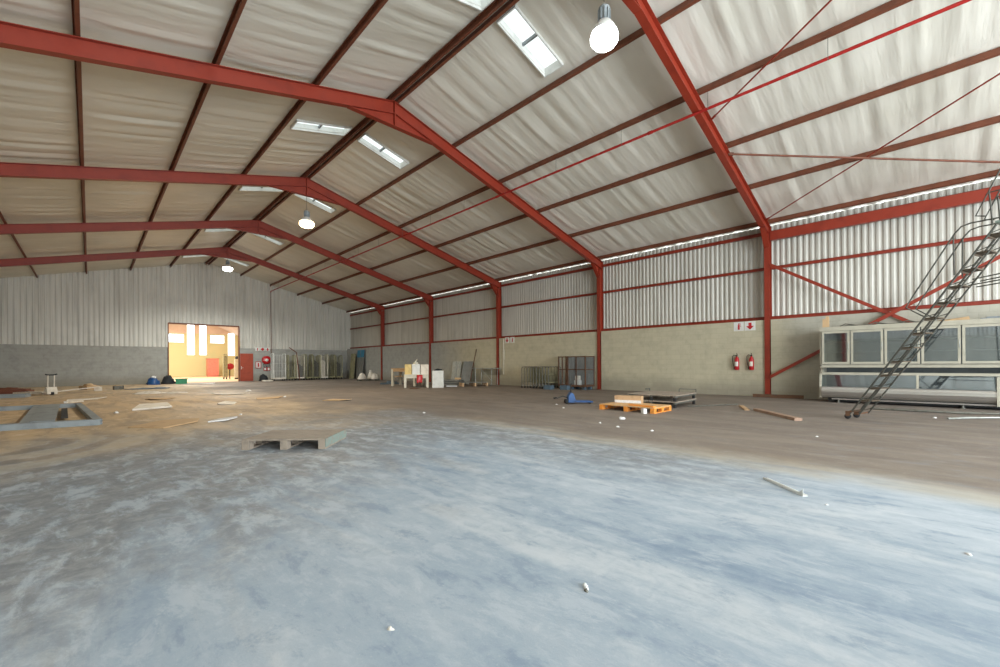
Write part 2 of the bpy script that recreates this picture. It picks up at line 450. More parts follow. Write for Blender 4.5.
# roof lights
wn = 1
for q, y in enumerate(SKYY):
    for side in (1, -1):
        x0, x1 = XA + side * .24, XA + side * 1.96
        def zz(x): return ZA - SL * abs(x - XA)
        w = thing('window_%d' % wn, '%s roof light on the %s slope, %s' % ('bright white', 'right' if side > 0 else 'left', ['nearest the camera', 'second from the camera', 'third from the camera', 'fourth from the camera', 'nearest the far wall'][q]), 'roof light', (0, y, 0), kind='structure')
        f = MB()
        h0, h1 = .10, .33
        for s_ in (-1, 1):   # lining boards up through the insulation
            yy0 = s_ * (SKH + .005)
            f.add([(x0, yy0, zz(x0) + h0), (x1, yy0, zz(x1) + h0), (x1, yy0, zz(x1) + h1), (x0, yy0, zz(x0) + h1),
                   (x0, yy0 + s_ * .03, zz(x0) + h0), (x1, yy0 + s_ * .03, zz(x1) + h0), (x1, yy0 + s_ * .03, zz(x1) + h1), (x0, yy0 + s_ * .03, zz(x0) + h1)],
                  [(0, 1, 2, 3), (4, 5, 6, 7), (0, 1, 5, 4), (3, 2, 6, 7), (0, 3, 7, 4), (1, 2, 6, 5)])
        for x in (x0, x1):
            f.box(x - .015, x + .015, -SKH - .03, SKH + .03, zz(x) + h0, zz(x) + h1)
        xm = (x0 + x1) / 2
        f.build('frame', 'white', w)
        MB().box(xm - .025, xm + .025, -SKH, SKH, zz(xm) + h1 - .1, zz(xm) + h1 - .03).build('glazing_bar', 'greypaint', w)
        p = MB()
        p.add([(x0, -SKH - .03, zz(x0) + h1 - .01), (x1, -SKH - .03, zz(x1) + h1 - .01), (x1, SKH + .03, zz(x1) + h1 - .01), (x0, SKH + .03, zz(x0) + h1 - .01),
               (x0, -SKH - .03, zz(x0) + h1), (x1, -SKH - .03, zz(x1) + h1), (x1, SKH + .03, zz(x1) + h1), (x0, SKH + .03, zz(x0) + h1)],
              [(0, 3, 2, 1), (4, 5, 6, 7), (0, 1, 5, 4), (1, 2, 6, 5), (2, 3, 7, 6), (3, 0, 4, 7)])
        p.build('pane', 'skyglass', w)
        wn += 1

# annex seen through the doorway
AY = 62.0
an = MB(); an.box(-2, 22, YE + .1, AY, -.2, 0)
struct(an.build('floor_annex', 'annexfloor'), 'sunlit tan floor of the annex beyond the doorway', 'floor')
aw = MB()
holes = [(6.0, 8.05, 4.05, 5.1), (10.6, 12.15, 4.05, 5.1), (8.27, 9.1, 2.55, 6.3), (9.48, 10.3, 2.55, 6.3), (12.45, 13.3, 2.5, 5.4)]
xsb = sorted({-2, 22} | {v for h in holes for v in h[:2]}); zsb = sorted({0, 5.2, 7.5} | {v for h in holes for v in h[2:]})
low, upp = MB(), MB()
for i in range(len(xsb) - 1):
    for j in range(len(zsb) - 1):
        cx, cz = (xsb[i] + xsb[i + 1]) / 2, (zsb[j] + zsb[j + 1]) / 2
        if any(h[0] < cx < h[1] and h[2] < cz < h[3] for h in holes): continue
        (low if cz < 5.2 else upp).box(xsb[i], xsb[i + 1], AY, AY + .25, zsb[j], zsb[j + 1])
wa = struct(low.build('wall_annex', 'annexwall'), 'yellow back wall of the annex seen through the doorway', 'wall')
upp.build('upper_sheeting', 'annexpink', wa)
for i, h in enumerate(holes):
    w = thing('window_%d' % (wn + i), ['clear window in the annex at the left of the doorway', 'clear window in the annex above the red box', 'tall bright white panel in the annex, first from the left', 'tall bright white panel in the annex, second from the left', 'tall bright white panel in the annex at the right of the doorway'][i], 'window', (0, AY, 0), kind='structure')
    f = MB(); x0, x1, z0, z1 = h
    for a, b, c, d in ((x0, x1, z0, z0 + .06), (x0, x1, z1 - .06, z1), (x0, x0 + .06, z0 + .06, z1 - .06), (x1 - .06, x1, z0 + .06, z1 - .06)): f.box(a, b, -.02, .1, c, d)
    f.build('frame', 'white' if i < 2 else 'offwhite', w)
    MB().box(x0 + .06, x1 - .06, .03, .05, z0 + .06, z1 - .06).build('pane', 'clear' if i < 2 else 'annexlit', w)
sw = MB(); sw.box(-2.2, -2, YE + .3, AY, 0, 7.5); struct(sw.build('wall_annex_left', 'annexwall'), 'left wall of the annex', 'wall')
sw = MB(); sw.box(14.4, 14.6, YE + .3, AY, 0, 7.5); struct(sw.build('wall_annex_right', 'annexpink'), 'pink right wall of the annex', 'wall')
ac = MB(); ac.prism([(-2, 7.4), (8.6, 7.35), (14.4, 4.76), (14.4, 4.9), (8.6, 7.5), (-2, 7.55)], 'y', YE + .25, AY + .3)
struct(ac.build('ceiling_annex', 'annexpink'), 'pink sloping ceiling of the annex', 'ceiling')
for i, yy_ in enumerate((44.0, 51.5)):
    b = MB(); b.ibeam((8.62, yy_, 7.175), (14.3, yy_, 4.634), .3, .14, .014, .01, (.408, 0, .913))
    tag(b.build('annex_rafter', 'red'), 'pinkish red sloping rafter in the annex, %s the doorway' % ('just behind' if i == 0 else 'farther behind'), 'rafter', 'rafters in the annex')

# doorway surround and red door
tr = MB(); tr.box(OX0 - .03, OX0 + .03, YE - .07, YE + .24, 0, OZ); tr.box(OX1 - .04, OX1 + .02, YE - .07, YE + .24, 0, OZ); tr.box(OX0, OX1, YE - .07, YE + .2, OZ - .04, OZ + .05)
struct(tr.build('trim_1', 'oxide'), 'brown steel edging around the far doorway', 'trim')
dr = thing('door_1', 'red steel door beside the far doorway', 'door', (8.66, YE - .10, 0), kind='structure')
dl = MB(); dl.box(0, .92, -.02, .03, .02, 2.25); 
for z0, z1 in ((.15, 1.0), (1.15, 2.1)): dl.box(.1, .82, -.03, -.02, z0, z1)
dl.build('leaf', pm('orange red door paint', (.37, .052, .016), .5), dr, .006)
h = MB(); h.box(.06, .10, -.05, -.02, .98, 1.22); h.tube([(.08, -.035, 1.1), (.08, -.09, 1.1), (.2, -.09, 1.1)], .012); h.build('handle', 'white', dr)

# ================================================================== STEELWORK
RD = .37       # vertical depth of the rafters
FW = .17
def portal(label, y):
    t = thing('portal_frame', label, 'steel frame', (XA, y, 0), 0, 'red steel portal frames')
    half = W - XA
    for s_ in (1, -1):
        c = MB(); xo = s_ * (half + .15)
        zt = lambda dx: ZA - SL * dx
        c.box(*sorted((s_ * half, s_ * (half + .014))), -FW / 2, FW / 2, .02, zt(half) - RD)
        c.box(*sorted((s_ * (half + .286), s_ * (half + .30))), -FW / 2, FW / 2, .02, zt(half + .3) - RD)
        c.box(*sorted((s_ * (half + .014), s_ * (half + .286))), -.005, .005, .02, zt(half + .3) - RD)
        c.build('column', 'red', t)
        bp = MB(); bp.box(*sorted((s_ * (half - .04), s_ * (half + .34))), -FW / 2 - .01, FW / 2 + .01, 0, .02)
        bp.build('base_plate', 'oxide', t)
        r = MB(); e = half + .30
        def strip(d0, d1, ya, yb):
            r.prism([(0, ZA - d0), (s_ * e, zt(e) - d0), (s_ * e, zt(e) - d1), (0, ZA - d1)], 'y', ya, yb)
        strip(0, .014, -FW / 2, FW / 2); strip(RD - .014, RD, -FW / 2, FW / 2); strip(.014, RD - .014, -.005, .005)
        r.box(*sorted((s_ * e, s_ * (e - .012))), -FW / 2, FW / 2, zt(e) - RD, zt(e) - .015)
        # bolted end plate at the ridge
        r.box(*sorted((0, s_ * .014)), -FW / 2, FW / 2, ZA - .72, ZA - .02)
        r.build('rafter', 'red', t)
        # knee haunch
        k = MB(); L = .50
        a0 = (s_ * half, zt(half) - RD); a1 = (s_ * (half - L), zt(half - L) - RD); a2 = (s_ * half, zt(half) - RD - L * .95)
        k.prism([a0, a1, a2], 'y', -.005, .005)
        dx, dz = a2[0] - a1[0], a2[1] - a1[1]; ln = math.hypot(dx, dz); nx_, nz_ = -dz / ln, dx / ln
        q = .014 * (1 if nz_ < 0 else -1)
        k.prism([a1, a2, (a2[0] + nx_ * q, a2[1] + nz_ * q), (a1[0] + nx_ * q, a1[1] + nz_ * q)], 'y', -FW / 2, FW / 2)
        k.build('knee_haunch', 'red', t)
    a = MB(); zb = ZA - .73; hx = (.73 - RD) / SL
    a.prism([(-hx, zb), (0, ZA - RD), (hx, zb), (hx, zb - .001), (-hx, zb - .001)], 'y', -.005, .005)
    a.box(-hx, hx, -FW / 2, FW / 2, zb - .014, zb)
    a.build('apex_haunch', 'red', t)
    return t
names = ['red steel portal frame nearest the camera, its column beside the two fire extinguishers',
         'second red steel portal frame from the camera, its column beside the rusty mesh cages',
         'third red steel portal frame from the camera, its column beside the steel table',
         'fourth red steel portal frame from the camera, its column behind the white boxes',
         'red steel portal frame nearest the far wall, its column beside the white bags']
f0 = portal(names[0], Y0)
for k in range(1, 5): dup(f0, (XA, Y0 + k * D, 0), None, names[k])

def channel_y(x, z0, y0, y1, h=.15, w=.06, s_=1, tilt=0.0):
    m = MB()
    pts = [(0, 0), (s_ * w, 0), (s_ * w, .02), (s_ * (w - .006), .02), (s_ * (w - .006), .006), (s_ * .006, .006), (s_ * .006, h - .006), (s_ * (w - .006), h - .006), (s_ * (w - .006), h - .02), (s_ * w, h - .02), (s_ * w, h), (0, h)]
    pts = [(p, q - SL * p * s_ * (1 if tilt else 0)) for p, q in pts]
    m.prism(pts, 'y', y0, y1)
    return m
ordn = ['first', 'second', 'third', 'fourth']
pl = [(1, .05, 'brown steel purlin just right of the ridge'), (-1, .05, 'brown steel purlin just left of the ridge')]
for k in range(1, 5):
    pl.append((1, 2.17 * k + .03, 'brown steel purlin on the right slope, %s down from the ridge' % ordn[k - 1]))
    pl.append((-1, 2.19 * k + .03, 'brown steel purlin on the left slope, %s down from the ridge' % ordn[k - 1]))
pl.append((1, 11.0, 'brown eaves purlin along the top of the right wall'))
for s_, dx, lab in pl:
    x = XA + s_ * dx
    m = channel_y(0, 0, 0, YE - .1 - YB, .15, .07, s_)
    o = m.build('roof_purlin', 'oxide'); o.location = (x, YB + .1, roofz(x) + (.003 if True else 0) + .0); o.rotation_euler = (0, math.atan(SL) * s_, 0)
    tag(o, lab, 'purlin', 'purlins under the roof')
for z, h, lab, yb in ((2.82, .12, 'red steel rail along the right wall, on top of the blockwork', YB), (4.66, .10, 'red steel rail halfway up the sheeting of the right wall', YB), (5.95, .12, 'red steel rail along the right wall just below the eaves', YB)):
    m = MB(); m.box(0, .06, 0, YE - .06 - yb, 0, h); m.box(-.04, 0, 0, YE - .06 - yb, 0, .012); m.box(-.04, 0, 0, YE - .06 - yb, h - .012, h)
    o = m.build('wall_rail', 'red'); o.location = (17.882, yb, z)
    tag(o, lab, 'steel rail', 'rails along the right wall')
# eaves beam of the near bay, between the first column and the next one behind the camera
m = MB(); ya_, yb_ = Y0 - .095 - D + .2, Y0 - .095
m.box(-.075, -.06, ya_, yb_, -.16, .16); m.box(-.06, .08, ya_, yb_, -.16, -.145); m.box(-.06, .08, ya_, yb_, .145, .16)
o = m.build('eaves_beam', 'red'); o.location = (17.64, 0, 5.82)
tag(o, 'deep red eaves beam above the glass door freezer', 'beam')
# wall cross brace (angle iron)
for (ya, za), (yb, zb), lab, dx in (((Y0 - .095, 4.78), (-2.9, .30), 'red wall brace sloping down from the first column behind the freezer', 0), ((Y0 - .095, .72), (-2.9, 5.00), 'red wall brace rising from the foot of the first column behind the ladder', -.095)):
    m = MB(); v = Vector((0, yb - ya, zb - za)); n_ = Vector((0, -v.z, v.y)).normalized()
    m.bar((0, ya, za), (0, yb, zb), .10, .012, n_.cross(v).normalized())
    m.bar(Vector((.035, ya, za)) + n_ * .045, Vector((.035, yb, zb)) + n_ * .045, .07, .012, n_)
    o = m.build('wall_brace', 'red'); o.location = (17.5 + dx, 0, 0); tag(o, lab, 'brace', 'cross braces on the right wall')
# roof bracing of the near bay
def rod(p, q, r, lab, name, mat):
    m = MB(); p, q = Vector(p), Vector(q); m.tube([(0, 0, 0), q - p], r, 8)
    t = (q - p).normalized()
    m.tube([t * .02, t * .14], r * 1.7, 6)
    o = m.build(name, mat); o.location = p; tag(o, lab, 'brace', 'roof braces of the near bay')
rod((17.03, Y0 - .10, roofz(17.03) - .12), (12.2, -2.98, roofz(12.2) - .06), .019, 'thin red brace rod rising from the top of the first column', 'brace_rod', 'red')
rod((11.75, Y0 - .10, roofz(11.75) - .06), (7.45, -2.98, roofz(7.45) - .06), .019, 'thin red brace rod crossing the red pipe near the top right', 'brace_rod', 'red')
rod((13.05, Y0 - .10, roofz(13.05) - .20), (17.3, -2.5, roofz(17.3) - .24), .028, 'thicker red brown brace tube lying almost level beside the freezer bay', 'brace_tube', 'oxide')
# red water pipe under the purlins, down to the hose reel
t = thing('water_pipe', 'bright red water pipe hung under the right slope and dropping to the hose reel', 'pipe', (10.93, 0, 7.53))
m = MB(); L0 = YB + .2; yE = YE - .16
m.tube([(0, L0, 0), (0, yE - .1, 0), (0, yE - .03, -.03), (0, yE, -.1)], .035, 10); m.build('pipe', 'redbright', t)
MB().tube([(0, yE, -.1), (0, yE, -5.75)], .022, 8).build('drop_pipe', 'oxide', t)  # same red pipe; the brown paints the dim light at the far wall
for yy_ in [Y0 - 5 + 2.35 * i for i in range(17)]:
    m = MB()
    m.tube([(.035 * math.cos(a), yy_, .035 * math.sin(a)) for a in [0, -.8, -1.6, -2.4, -3.14]] , .006, 5)
    m.tube([(-.035, yy_, 0), (-.03, yy_, .30), (-.02, yy_, .42)], .005, 5)
    m.build('hanger', 'dgalv', t)
for yy_ in [Y0 + 1.2 + 6 * i for i in range(6)]: MB().tube([(0, yy_ - .06, 0), (0, yy_ + .06, 0)], .046, 10).build('coupling', 'redbright', t)

# high bay lamps
def lamp(y, z, lens, lab, r=.27, dx=0):
    t = thing('high_bay_lamp', lab, 'lamp', (XA + dx, y, z), 0, 'high bay lamps hung from the ridge')
    m = MB(); m.lathe([(r * .92, .142), (r * .95, .15), (r * .75, .25), (.13, .33), (.11, .34)], n=28); m.build('reflector', 'white', t)
    m = MB(); m.lathe([(.001, -.10), (r * .45, -.085), (r * .8, -.045), (r * .98, .02), (r, .08), (r * .93, .14)], n=28); m.build('lens', lens, t)
    m = MB(); m.lathe([(.105, .34), (.105, .36), (.09, .37), (.09, .56), (.10, .57), (.10, .60), (.03, .62)], n=18)
    for a in range(10): 
        c, s_ = math.cos(a * .628), math.sin(a * .628); m.bar((c * .1, s_ * .1, .37), (c * .1, s_ * .1, .56), .012, .03, (c, s_, 0))
    m.build('ballast_housing', 'greypaint', t)
    top = ZA - .76 - z
    m = MB(); m.tube([(0, 0, .62), (0, 0, top)], .008, 6); m.tube([(.03 * math.cos(a), 0, .65 + .03 * math.sin(a)) for a in [i * .524 for i in range(13)]], .006, 5); m.build('chain', 'dgalv', t)
    return t
lamp(Y0 - .06, 6.97, 'lens', 'large lit white lamp hung at the top, nearest the camera', .245, .06)
lamp(Y0 + 2 * D, 7.10, 'lenswarm', 'warm glowing lamp hung from the ridge of the third frame', .29)
lamp(Y0 + 4 * D, 7.58, 'lens', 'small white glowing lamp before the far wall', .29)

# ================================================================== FIRE GEAR AND SIGNS
def extinguisher(y, lab, white):
    t = thing('fire_extinguisher', lab, 'fire extinguisher', (17.515, y, .98), 0, 'fire extinguishers on the right wall'); t.scale = (.85, .85, .85)
    m = MB(); m.lathe([(.001, 0), (.085, .0), (.095, .02), (.095, .44), (.08, .50), (.045, .55), (.03, .57), (.03, .60)], n=18); m.build('cylinder', 'redfire', t)
    m = MB(); m.box(-.03, .03, -.03, .03, .60, .65); m.bar((0, -.02, .66), (-.10, -.02, .72), .025, .012); m.bar((0, -.02, .63), (-.11, -.02, .65), .025, .012); m.build('valve', 'black', t)
    m = MB(); m.tube([(0, .03, .63), (-.02, .12, .66), (-.03, .17, .58), (-.03, .17, .40), (-.03, .14, .25), (-.03, .11, .14)], .014, 8); m.tube([(-.03, .11, .14), (-.03, .10, .02)], .014, 8, r1=.028); m.build('hose', 'black', t)
    m = MB(); n = 7; vs = []
    for i in range(n):
        a = math.pi + (i - 3) * .27
        for z in (.16, .36): vs.append((.0965 * math.cos(a), .0965 * math.sin(a), z))
    m.add(vs, [(2 * i, 2 * i + 2, 2 * i + 3, 2 * i + 1) for i in range(n - 1)], True); m.build('label_patch', 'white' if white else 'sheetw', t)
    m = MB(); m.box(.085, .10, -.05, .05, .1, .55); m.build('bracket', 'black', t)
    return t
extinguisher(5.05, 'red fire extinguisher on the right wall, farther from the column', True)
extinguisher(4.56, 'red fire extinguisher on the right wall, next to the first column', False)
def sign_ext(name, loc, rz, lab, kind, w=.36, h=.36, group=None):
    """board in the local x-z plane facing local -y"""
    t = thing(name, lab, 'sign', loc, rz, group)
    MB().box(-w / 2, w / 2, -.006, 0, -h / 2, h / 2).build('board', 'white', t)
    m = MB(); k = w / .36
    if kind == 'ext':
        m.box(-.035 * k, .035 * k, -.009, -.006, -.13 * k, .06 * k); m.box(-.02 * k, .02 * k, -.009, -.006, .06 * k, .10 * k); m.bar((-.02 * k, -.0075, .12 * k), (.07 * k, -.0075, .10 * k), .02 * k, .003, (0, 1, 0)); m.bar((.05 * k, -.0075, .09 * k), (.075 * k, -.0075, -.03 * k), .016 * k, .003, (0, 1, 0))
    elif kind == 'arrow':
        m.prism([(0, -.14 * k), (.13 * k, -.01 * k), (.05 * k, .0), (.05 * k, .12 * k), (-.05 * k, .12 * k), (-.05 * k, .0), (-.13 * k, -.01 * k)], 'y', -.009, -.006)
    elif kind == 'hose':
        m.lathe([(.04 * k, -.009), (.13 * k, -.009), (.13 * k, -.006), (.04 * k, -.006)], n=20, axis='y')
    elif kind == 'frame':
        for a, b, c, d in ((-w / 2, w / 2, h / 2 - .05, h / 2), (-w / 2, w / 2, -h / 2, -h / 2 + .05), (-w / 2, -w / 2 + .05, -h / 2, h / 2), (w / 2 - .05, w / 2, -h / 2, h / 2)): m.box(a, b, -.009, -.006, c, d)
        m.box(-.06, .06, -.009, -.006, -.16, .16)
    m.build('symbol', 'redfire', t)
RZR = R(-90)
sign_ext('extinguisher_sign', (17.60, 5.00, 2.62), RZR, 'white sign with a red extinguisher symbol above the two extinguishers', 'ext', .34, .34, 'safety signs on the right wall')
sign_ext('arrow_sign', (17.60, 4.62, 2.62), RZR, 'white sign with a red arrow above the two extinguishers', 'arrow', .36, .34, 'safety signs on the right wall')
sign_ext('arrow_sign', (17.60, 17.35, 2.66), RZR, 'pale sign with a red arrow beside the third column, left one of the pair', 'arrow', .34, .34, 'safety signs on the right wall')
sign_ext('extinguisher_sign', (17.60, 16.92, 2.66), RZR, 'pale sign with a red symbol beside the third column, right one of the pair', 'ext', .34, .34, 'safety signs on the right wall')
for i, (x, k, l_) in enumerate(((9.92, 'ext', 'first from the red door'), (10.30, 'hose', 'middle one of three'), (10.68, 'arrow', 'farthest from the red door'))):
    sign_ext('safety_sign', (x, YE - .06, 2.62), 0, 'small red and white safety sign above the hose reel, ' + l_, k, .33, .30, 'safety signs on the far wall')
sign_ext('equipment_sign', (9.98, YE - .06, 1.32), 0, 'red and white notice on the far wall between red door and hose reel', 'frame', .42, .56)
sign_ext('reel_notice', (10.62, YE - .06, .98), 0, 'small red and white notice under the hose reel', 'frame', .5, .3)
t = thing('hose_reel', 'round red fire hose reel on the far wall', 'hose reel', (10.56, YE - .08, 1.72))
m = MB(); m.lathe([(.02, -.22), (.34, -.22), (.34, -.19), (.12, -.18), (.12, -.04), (.34, -.03), (.34, 0), (.02, 0)], n=26, axis='y'); m.build('drum', 'redfire', t)
m = MB(); m.lathe([(.13, -.17), (.26, -.17), (.28, -.11), (.26, -.05), (.13, -.05)], n=22, axis='y'); m.build('hose', 'black', t)
m = MB(); m.lathe([(.001, -.235), (.12, -.235), (.12, -.222)], n=18, axis='y'); m.box(-.3, -.1, -.232, -.224, -.02, .02); m.build('hub', 'white', t)
m = MB(); m.tube([(-.2, -.1, -.3), (-.25, -.1, -.5), (-.1, -.1, -.62), (.05, -.1, -.5)], .02, 7); m.build('nozzle', 'black', t)

# conduit on the third bay wall
m = MB(); m.tube([(0, 0, 0), (0, 0, 2.15)], .03, 8); m.box(-.02, .03, -.05, .05, .9, 1.5)
o = m.build('wall_conduit', 'offwhite'); o.location = (17.56, 17.62, .62); tag(o, 'pale upright conduit on the right wall beside the third column', 'conduit')

# ================================================================== GLASS DOOR FREEZER
FX = 16.43; FY0, FY1 = -2.1, 2.37
t = thing('display_freezer', 'long white supermarket freezer with glass doors above a glass fronted well', 'freezer', (FX, 0, 0))
b = MB()
b.box(0, .95, FY0, FY1, 2.22, 2.34)            # top
b.box(.1, .95, FY0, FY1, 1.10, 1.16)           # floor of the upper case
b.box(.90, .95, FY0, FY1, .30, 2.22)           # back
b.box(0, .90, FY1 - .05, FY1, 1.10, 2.22); b.box(0, .90, FY0, FY0 + .05, 1.10, 2.22)
b.box(.0, .1, FY0, FY1, 1.08, 1.17)
b.build('upper_case', 'fridgewhite', t, .006)
c = MB(); c.box(-.02, 0, FY0, FY1, 2.21, 2.33); c.build('fascia', 'fridgewhite', t)
lc = MB()
for a, q in ((FY1 - .06, FY1), (FY0, FY0 + .06)): lc.prism([(-.10, .15), (.9, .15), (.9, 1.08), (.25, 1.08), (.12, .95), (-.03, .90), (-.12, .50)], 'y', a, q)
lc.box(-.04, .16, FY0 + .06, FY1 - .06, .86, .93)
lc.build('end_panel', 'fridgewhite', t)
ins = MB(); ins.box(.15, .88, FY0 + .06, FY1 - .06, .30, .36); ins.box(.82, .88, FY0 + .06, FY1 - .06, .36, 1.08); ins.build('well_liner', 'fridgein', t)
sh = MB(); sh.box(.12, .9, FY0 + .06, FY1 - .06, 1.55, 1.565); sh.box(.12, .9, FY0 + .06, FY1 - .06, 1.88, 1.895); sh.build('shelf', 'fridgein', t)
# front glass of the well, stainless bumper below it
yb = [FY1 - .06, .95, .20, -.20, -.95, FY0 + .06]
for i, (a, q) in enumerate(((FY1 - .06, .22), (.16, FY0 + .06))):
    g = MB(); g.add([(-.10, a, .50), (-.10, q, .50), (-.03, q, .86), (-.03, a, .86), (-.09, a, .50), (-.09, q, .50), (-.02, q, .86), (-.02, a, .86)], [(0, 1, 2, 3), (7, 6, 5, 4), (0, 1, 5, 4), (2, 3, 7, 6), (1, 2, 6, 5), (0, 3, 7, 4)])
    g.build('front_glass', 'glass', t)
mu = MB(); mu.bar((-.10, .19, .50), (-.03, .19, .87), .05, .03, (1, 0, 0)); mu.build('mullion', 'fridgewhite', t)
bp = MB(); prof = [(-.09, .50), (-.15, .48), (-.18, .42), (-.19, .34), (-.17, .25), (-.12, .18), (-.05, .15), (.1, .15), (.1, .30), (-.05, .45)]
bp.prism(prof, 'y', FY0 + .06, FY1 - .06); bp.build('bumper', 'stainless', t)
jp = MB(); jp.box(-.205, -.13, -1.36, -1.22, .10, .84); jp.box(-.13, -.02, -1.36, -1.22, .52, .84); jp.build('joint_post', 'fridgewhite', t)
gap_shade = MB(); gap_shade.box(.05, .9, FY0 + .15, FY1 - .2, .04, .30); gap_shade.build('black_base', 'black', t)  # black block painting the shade in the gap under the freezer
ft = []
lr = MB(); lr.box(-.08, -.05, FY0, FY1 - .3, .10, .14); lr.build('lower_rail', 'stainless', t)
lb = MB(); lb.box(.86, .895, FY0 + .06, FY1 - .06, 1.17, 2.21); lb.build('back_liner', 'fridgein', t)
for y in (FY1 - .45, FY0 + .35, -.65):
    for x in (.0, .92):
        m = MB(); m.lathe([(.03, .02), (.03, .14)], (x, y, 0), 10); m.lathe([(.055, 0), (.055, .02)], (x, y, 0), 12); m.build('foot', 'dgalv', t)
# doors
edges = [2.32, 1.625, .875, .125, -.635, -1.40, -2.07]
for i in range(6):
    a, q = edges[i] - .012, edges[i + 1] + .012
    d = MB(); w_ = .055
    for (y0, y1, z0, z1) in ((q, a, 2.135, 2.20), (q, a, 1.185, 1.25), (a - w_, a, 1.25, 2.135), (q, q + w_, 1.25, 2.135)): d.box(-.045, -.005, y0, y1, z0, z1)
    do = d.build('door', 'fridgewhite', t)
    MB().box(-.03, -.02, q + w_, a - w_, 1.25, 2.135).build('glass', 'glass', do)
    hm = MB(); yh = q + .03 if i % 2 == 0 or i == 1 else q + .03
    hm.tube([(-.045, yh, 1.62), (-.085, yh, 1.63), (-.085, yh, 1.80), (-.045, yh, 1.81)], .012, 6); hm.build('handle', 'galv', do)
# things lying on top of the freezer
m = MB(); m.box(-.05, .05, -.08, .08, 0, .26); m.box(-.045, .045, -.075, .0, .26, .34); o = m.build('cardboard_carton', 'card'); o.location = (FX + .07, 2.22, 2.34); tag(o, 'small upright tan carton on the freezer top at its far end', 'box')
m = MB(); m.add([(0, -.3, 0), (.3, -.35, 0), (.35, .3, 0), (0, .25, .0), (.02, -.28, .1), (.3, -.3, .03), (.33, .3, .05), (.05, .24, .02)], [(0, 3, 2, 1), (4, 5, 6, 7), (0, 1, 5, 4), (1, 2, 6, 5), (2, 3, 7, 6), (3, 0, 4, 7)])
o = m.build('torn_carton', 'card'); o.location = (FX + .2, -.50, 2.34); tag(o, 'torn flat tan carton on the freezer top behind the ladder', 'box')
m = MB(); pts = [(.10 + .06 * math.sin(3.1 * i), 1.9 - .14 * i, .018 + max(0, .07 * math.sin(1.3 * i))) for i in range(14)]
m.tube(pts, .016, 7); m.tube([(x + .1, y - .05, max(.016, z * .6)) for x, y, z in pts], .014, 7)
o = m.build('loose_cable', 'dgalv'); o.location = (FX + .15, 0, 2.34); tag(o, 'dark cable lying in loops on the freezer top', 'cable')
m = MB(); m.box(0, .4, -.9, .2, 0, .05); m.box(.05, .35, -.8, .1, .05, .08); o = m.build('folded_sheet', 'greypaint'); o.location = (FX + .4, -1.2, 2.34); tag(o, 'grey folded sheet on the freezer top at the picture edge', 'sheet')

# ================================================================== PLATFORM LADDER
AV = Vector((-.3, -.954, 0)); WV = Vector((.954, -.3, 0))
t = thing('platform_ladder', 'tall grey steel platform ladder on wheels with brown treads', 'ladder', (11.89, 1.19, 0))
def LP(u, z, w): return AV * u + WV * w + Vector((0, 0, z))
wid = .38
sl = (3.62 - .10) / 2.14
for w, nm in ((0, 'stringer'), (wid, 'stringer')):
    m = MB()
    m.tube([LP(-.05, .06, w), LP(0, .12, w), LP(2.14, 3.62, w)], .018, 8)
    m.tube([LP(.17, .12, w), LP(2.30, 3.58, w)], .015, 8)
    for i in range(13):
        u = .05 + i * .168
        m.tube([LP(u, .12 + u * sl - .03, w), LP(u + .21, .12 + (u + .06) * sl - .06, w)], .008, 5)
    m.build(nm, 'ladder', t)
for i in range(12):
    z = .42 + i * .277; u = (z - .12) / sl
    m = MB(); c = LP(u + .10, z, wid / 2)
    m.obox(c, WV * (wid / 2 - .02), AV * .10, Vector((0, 0, .012)))
    m.obox(c - AV * .095 - Vector((0, 0, .02)), WV * (wid / 2 - .02), AV * .005, Vector((0, 0, .022)))
    m.build('tread', 'tread', t)
for w in (-.03, wid + .03):   # handrails
    m = MB(); m.tube([LP(1.20, 2.12, max(0, min(wid, w))), LP(.95, 2.32, w), LP(1.05, 2.52, w), LP(1.64, 3.60, w), LP(1.72, 3.70, w), LP(1.84, 3.73, w), LP(2.30, 3.72, w)], .013, 8)
    m.tube([LP(1.62, 2.84, max(0, min(wid, w))), LP(1.62, 3.56, w)], .011, 6)
    m.build('handrail', 'ladder', t)
p = MB(); p.obox(LP(2.55, 3.66, wid / 2), WV * (wid / 2 + .03), AV * .42, Vector((0, 0, .02))); p.build('platform', 'greenwood', t)
g = MB()
for w in (-.02, wid + .02):
    g.tube([LP(2.02, 3.80, w), LP(1.90, 3.84, w), LP(2.22, 4.62, w), LP(2.35, 4.72, w), LP(2.95, 4.72, w), LP(2.95, 3.68, w)], .013, 8)
    g.tube([LP(2.10, 3.62, w), LP(2.06, 4.24, w)], .011, 6); g.tube([LP(2.06, 4.2, w), LP(2.95, 4.2, w)], .011, 6)
g.tube([LP(2.95, 4.72, 0), LP(2.95, 4.72, wid)], .013, 8)
g.build('guard_rail', 'ladder', t)
for w in (0, wid):
    m = MB(); m.tube([LP(2.92, 3.64, w), LP(3.05, .10, w)], .018, 8); m.tube([LP(1.85, 2.72, w), LP(2.95, 2.86, w)], .012, 6); m.tube([LP(1.80, 2.62, w), LP(2.95, 2.72, w)], .012, 6)
    m.build('rear_leg', 'ladder', t)
for u in (-.04, 3.05):
    for w in (.0, wid):
        m = MB(); m.lathe([(.02, -.022), (.055, -.022), (.06, -.015), (.06, .015), (.055, .022), (.02, .022)], n=14, axis='x')
        o = m.build('wheel', 'black', t); o.location = LP(u, .06, w)
        m = MB(); m.box(-.03, .03, -.04, .04, .0, .10); o2 = m.build('caster_fork', 'rust', t); o2.location = LP(u, .07, w) + Vector((0, 0, .0))
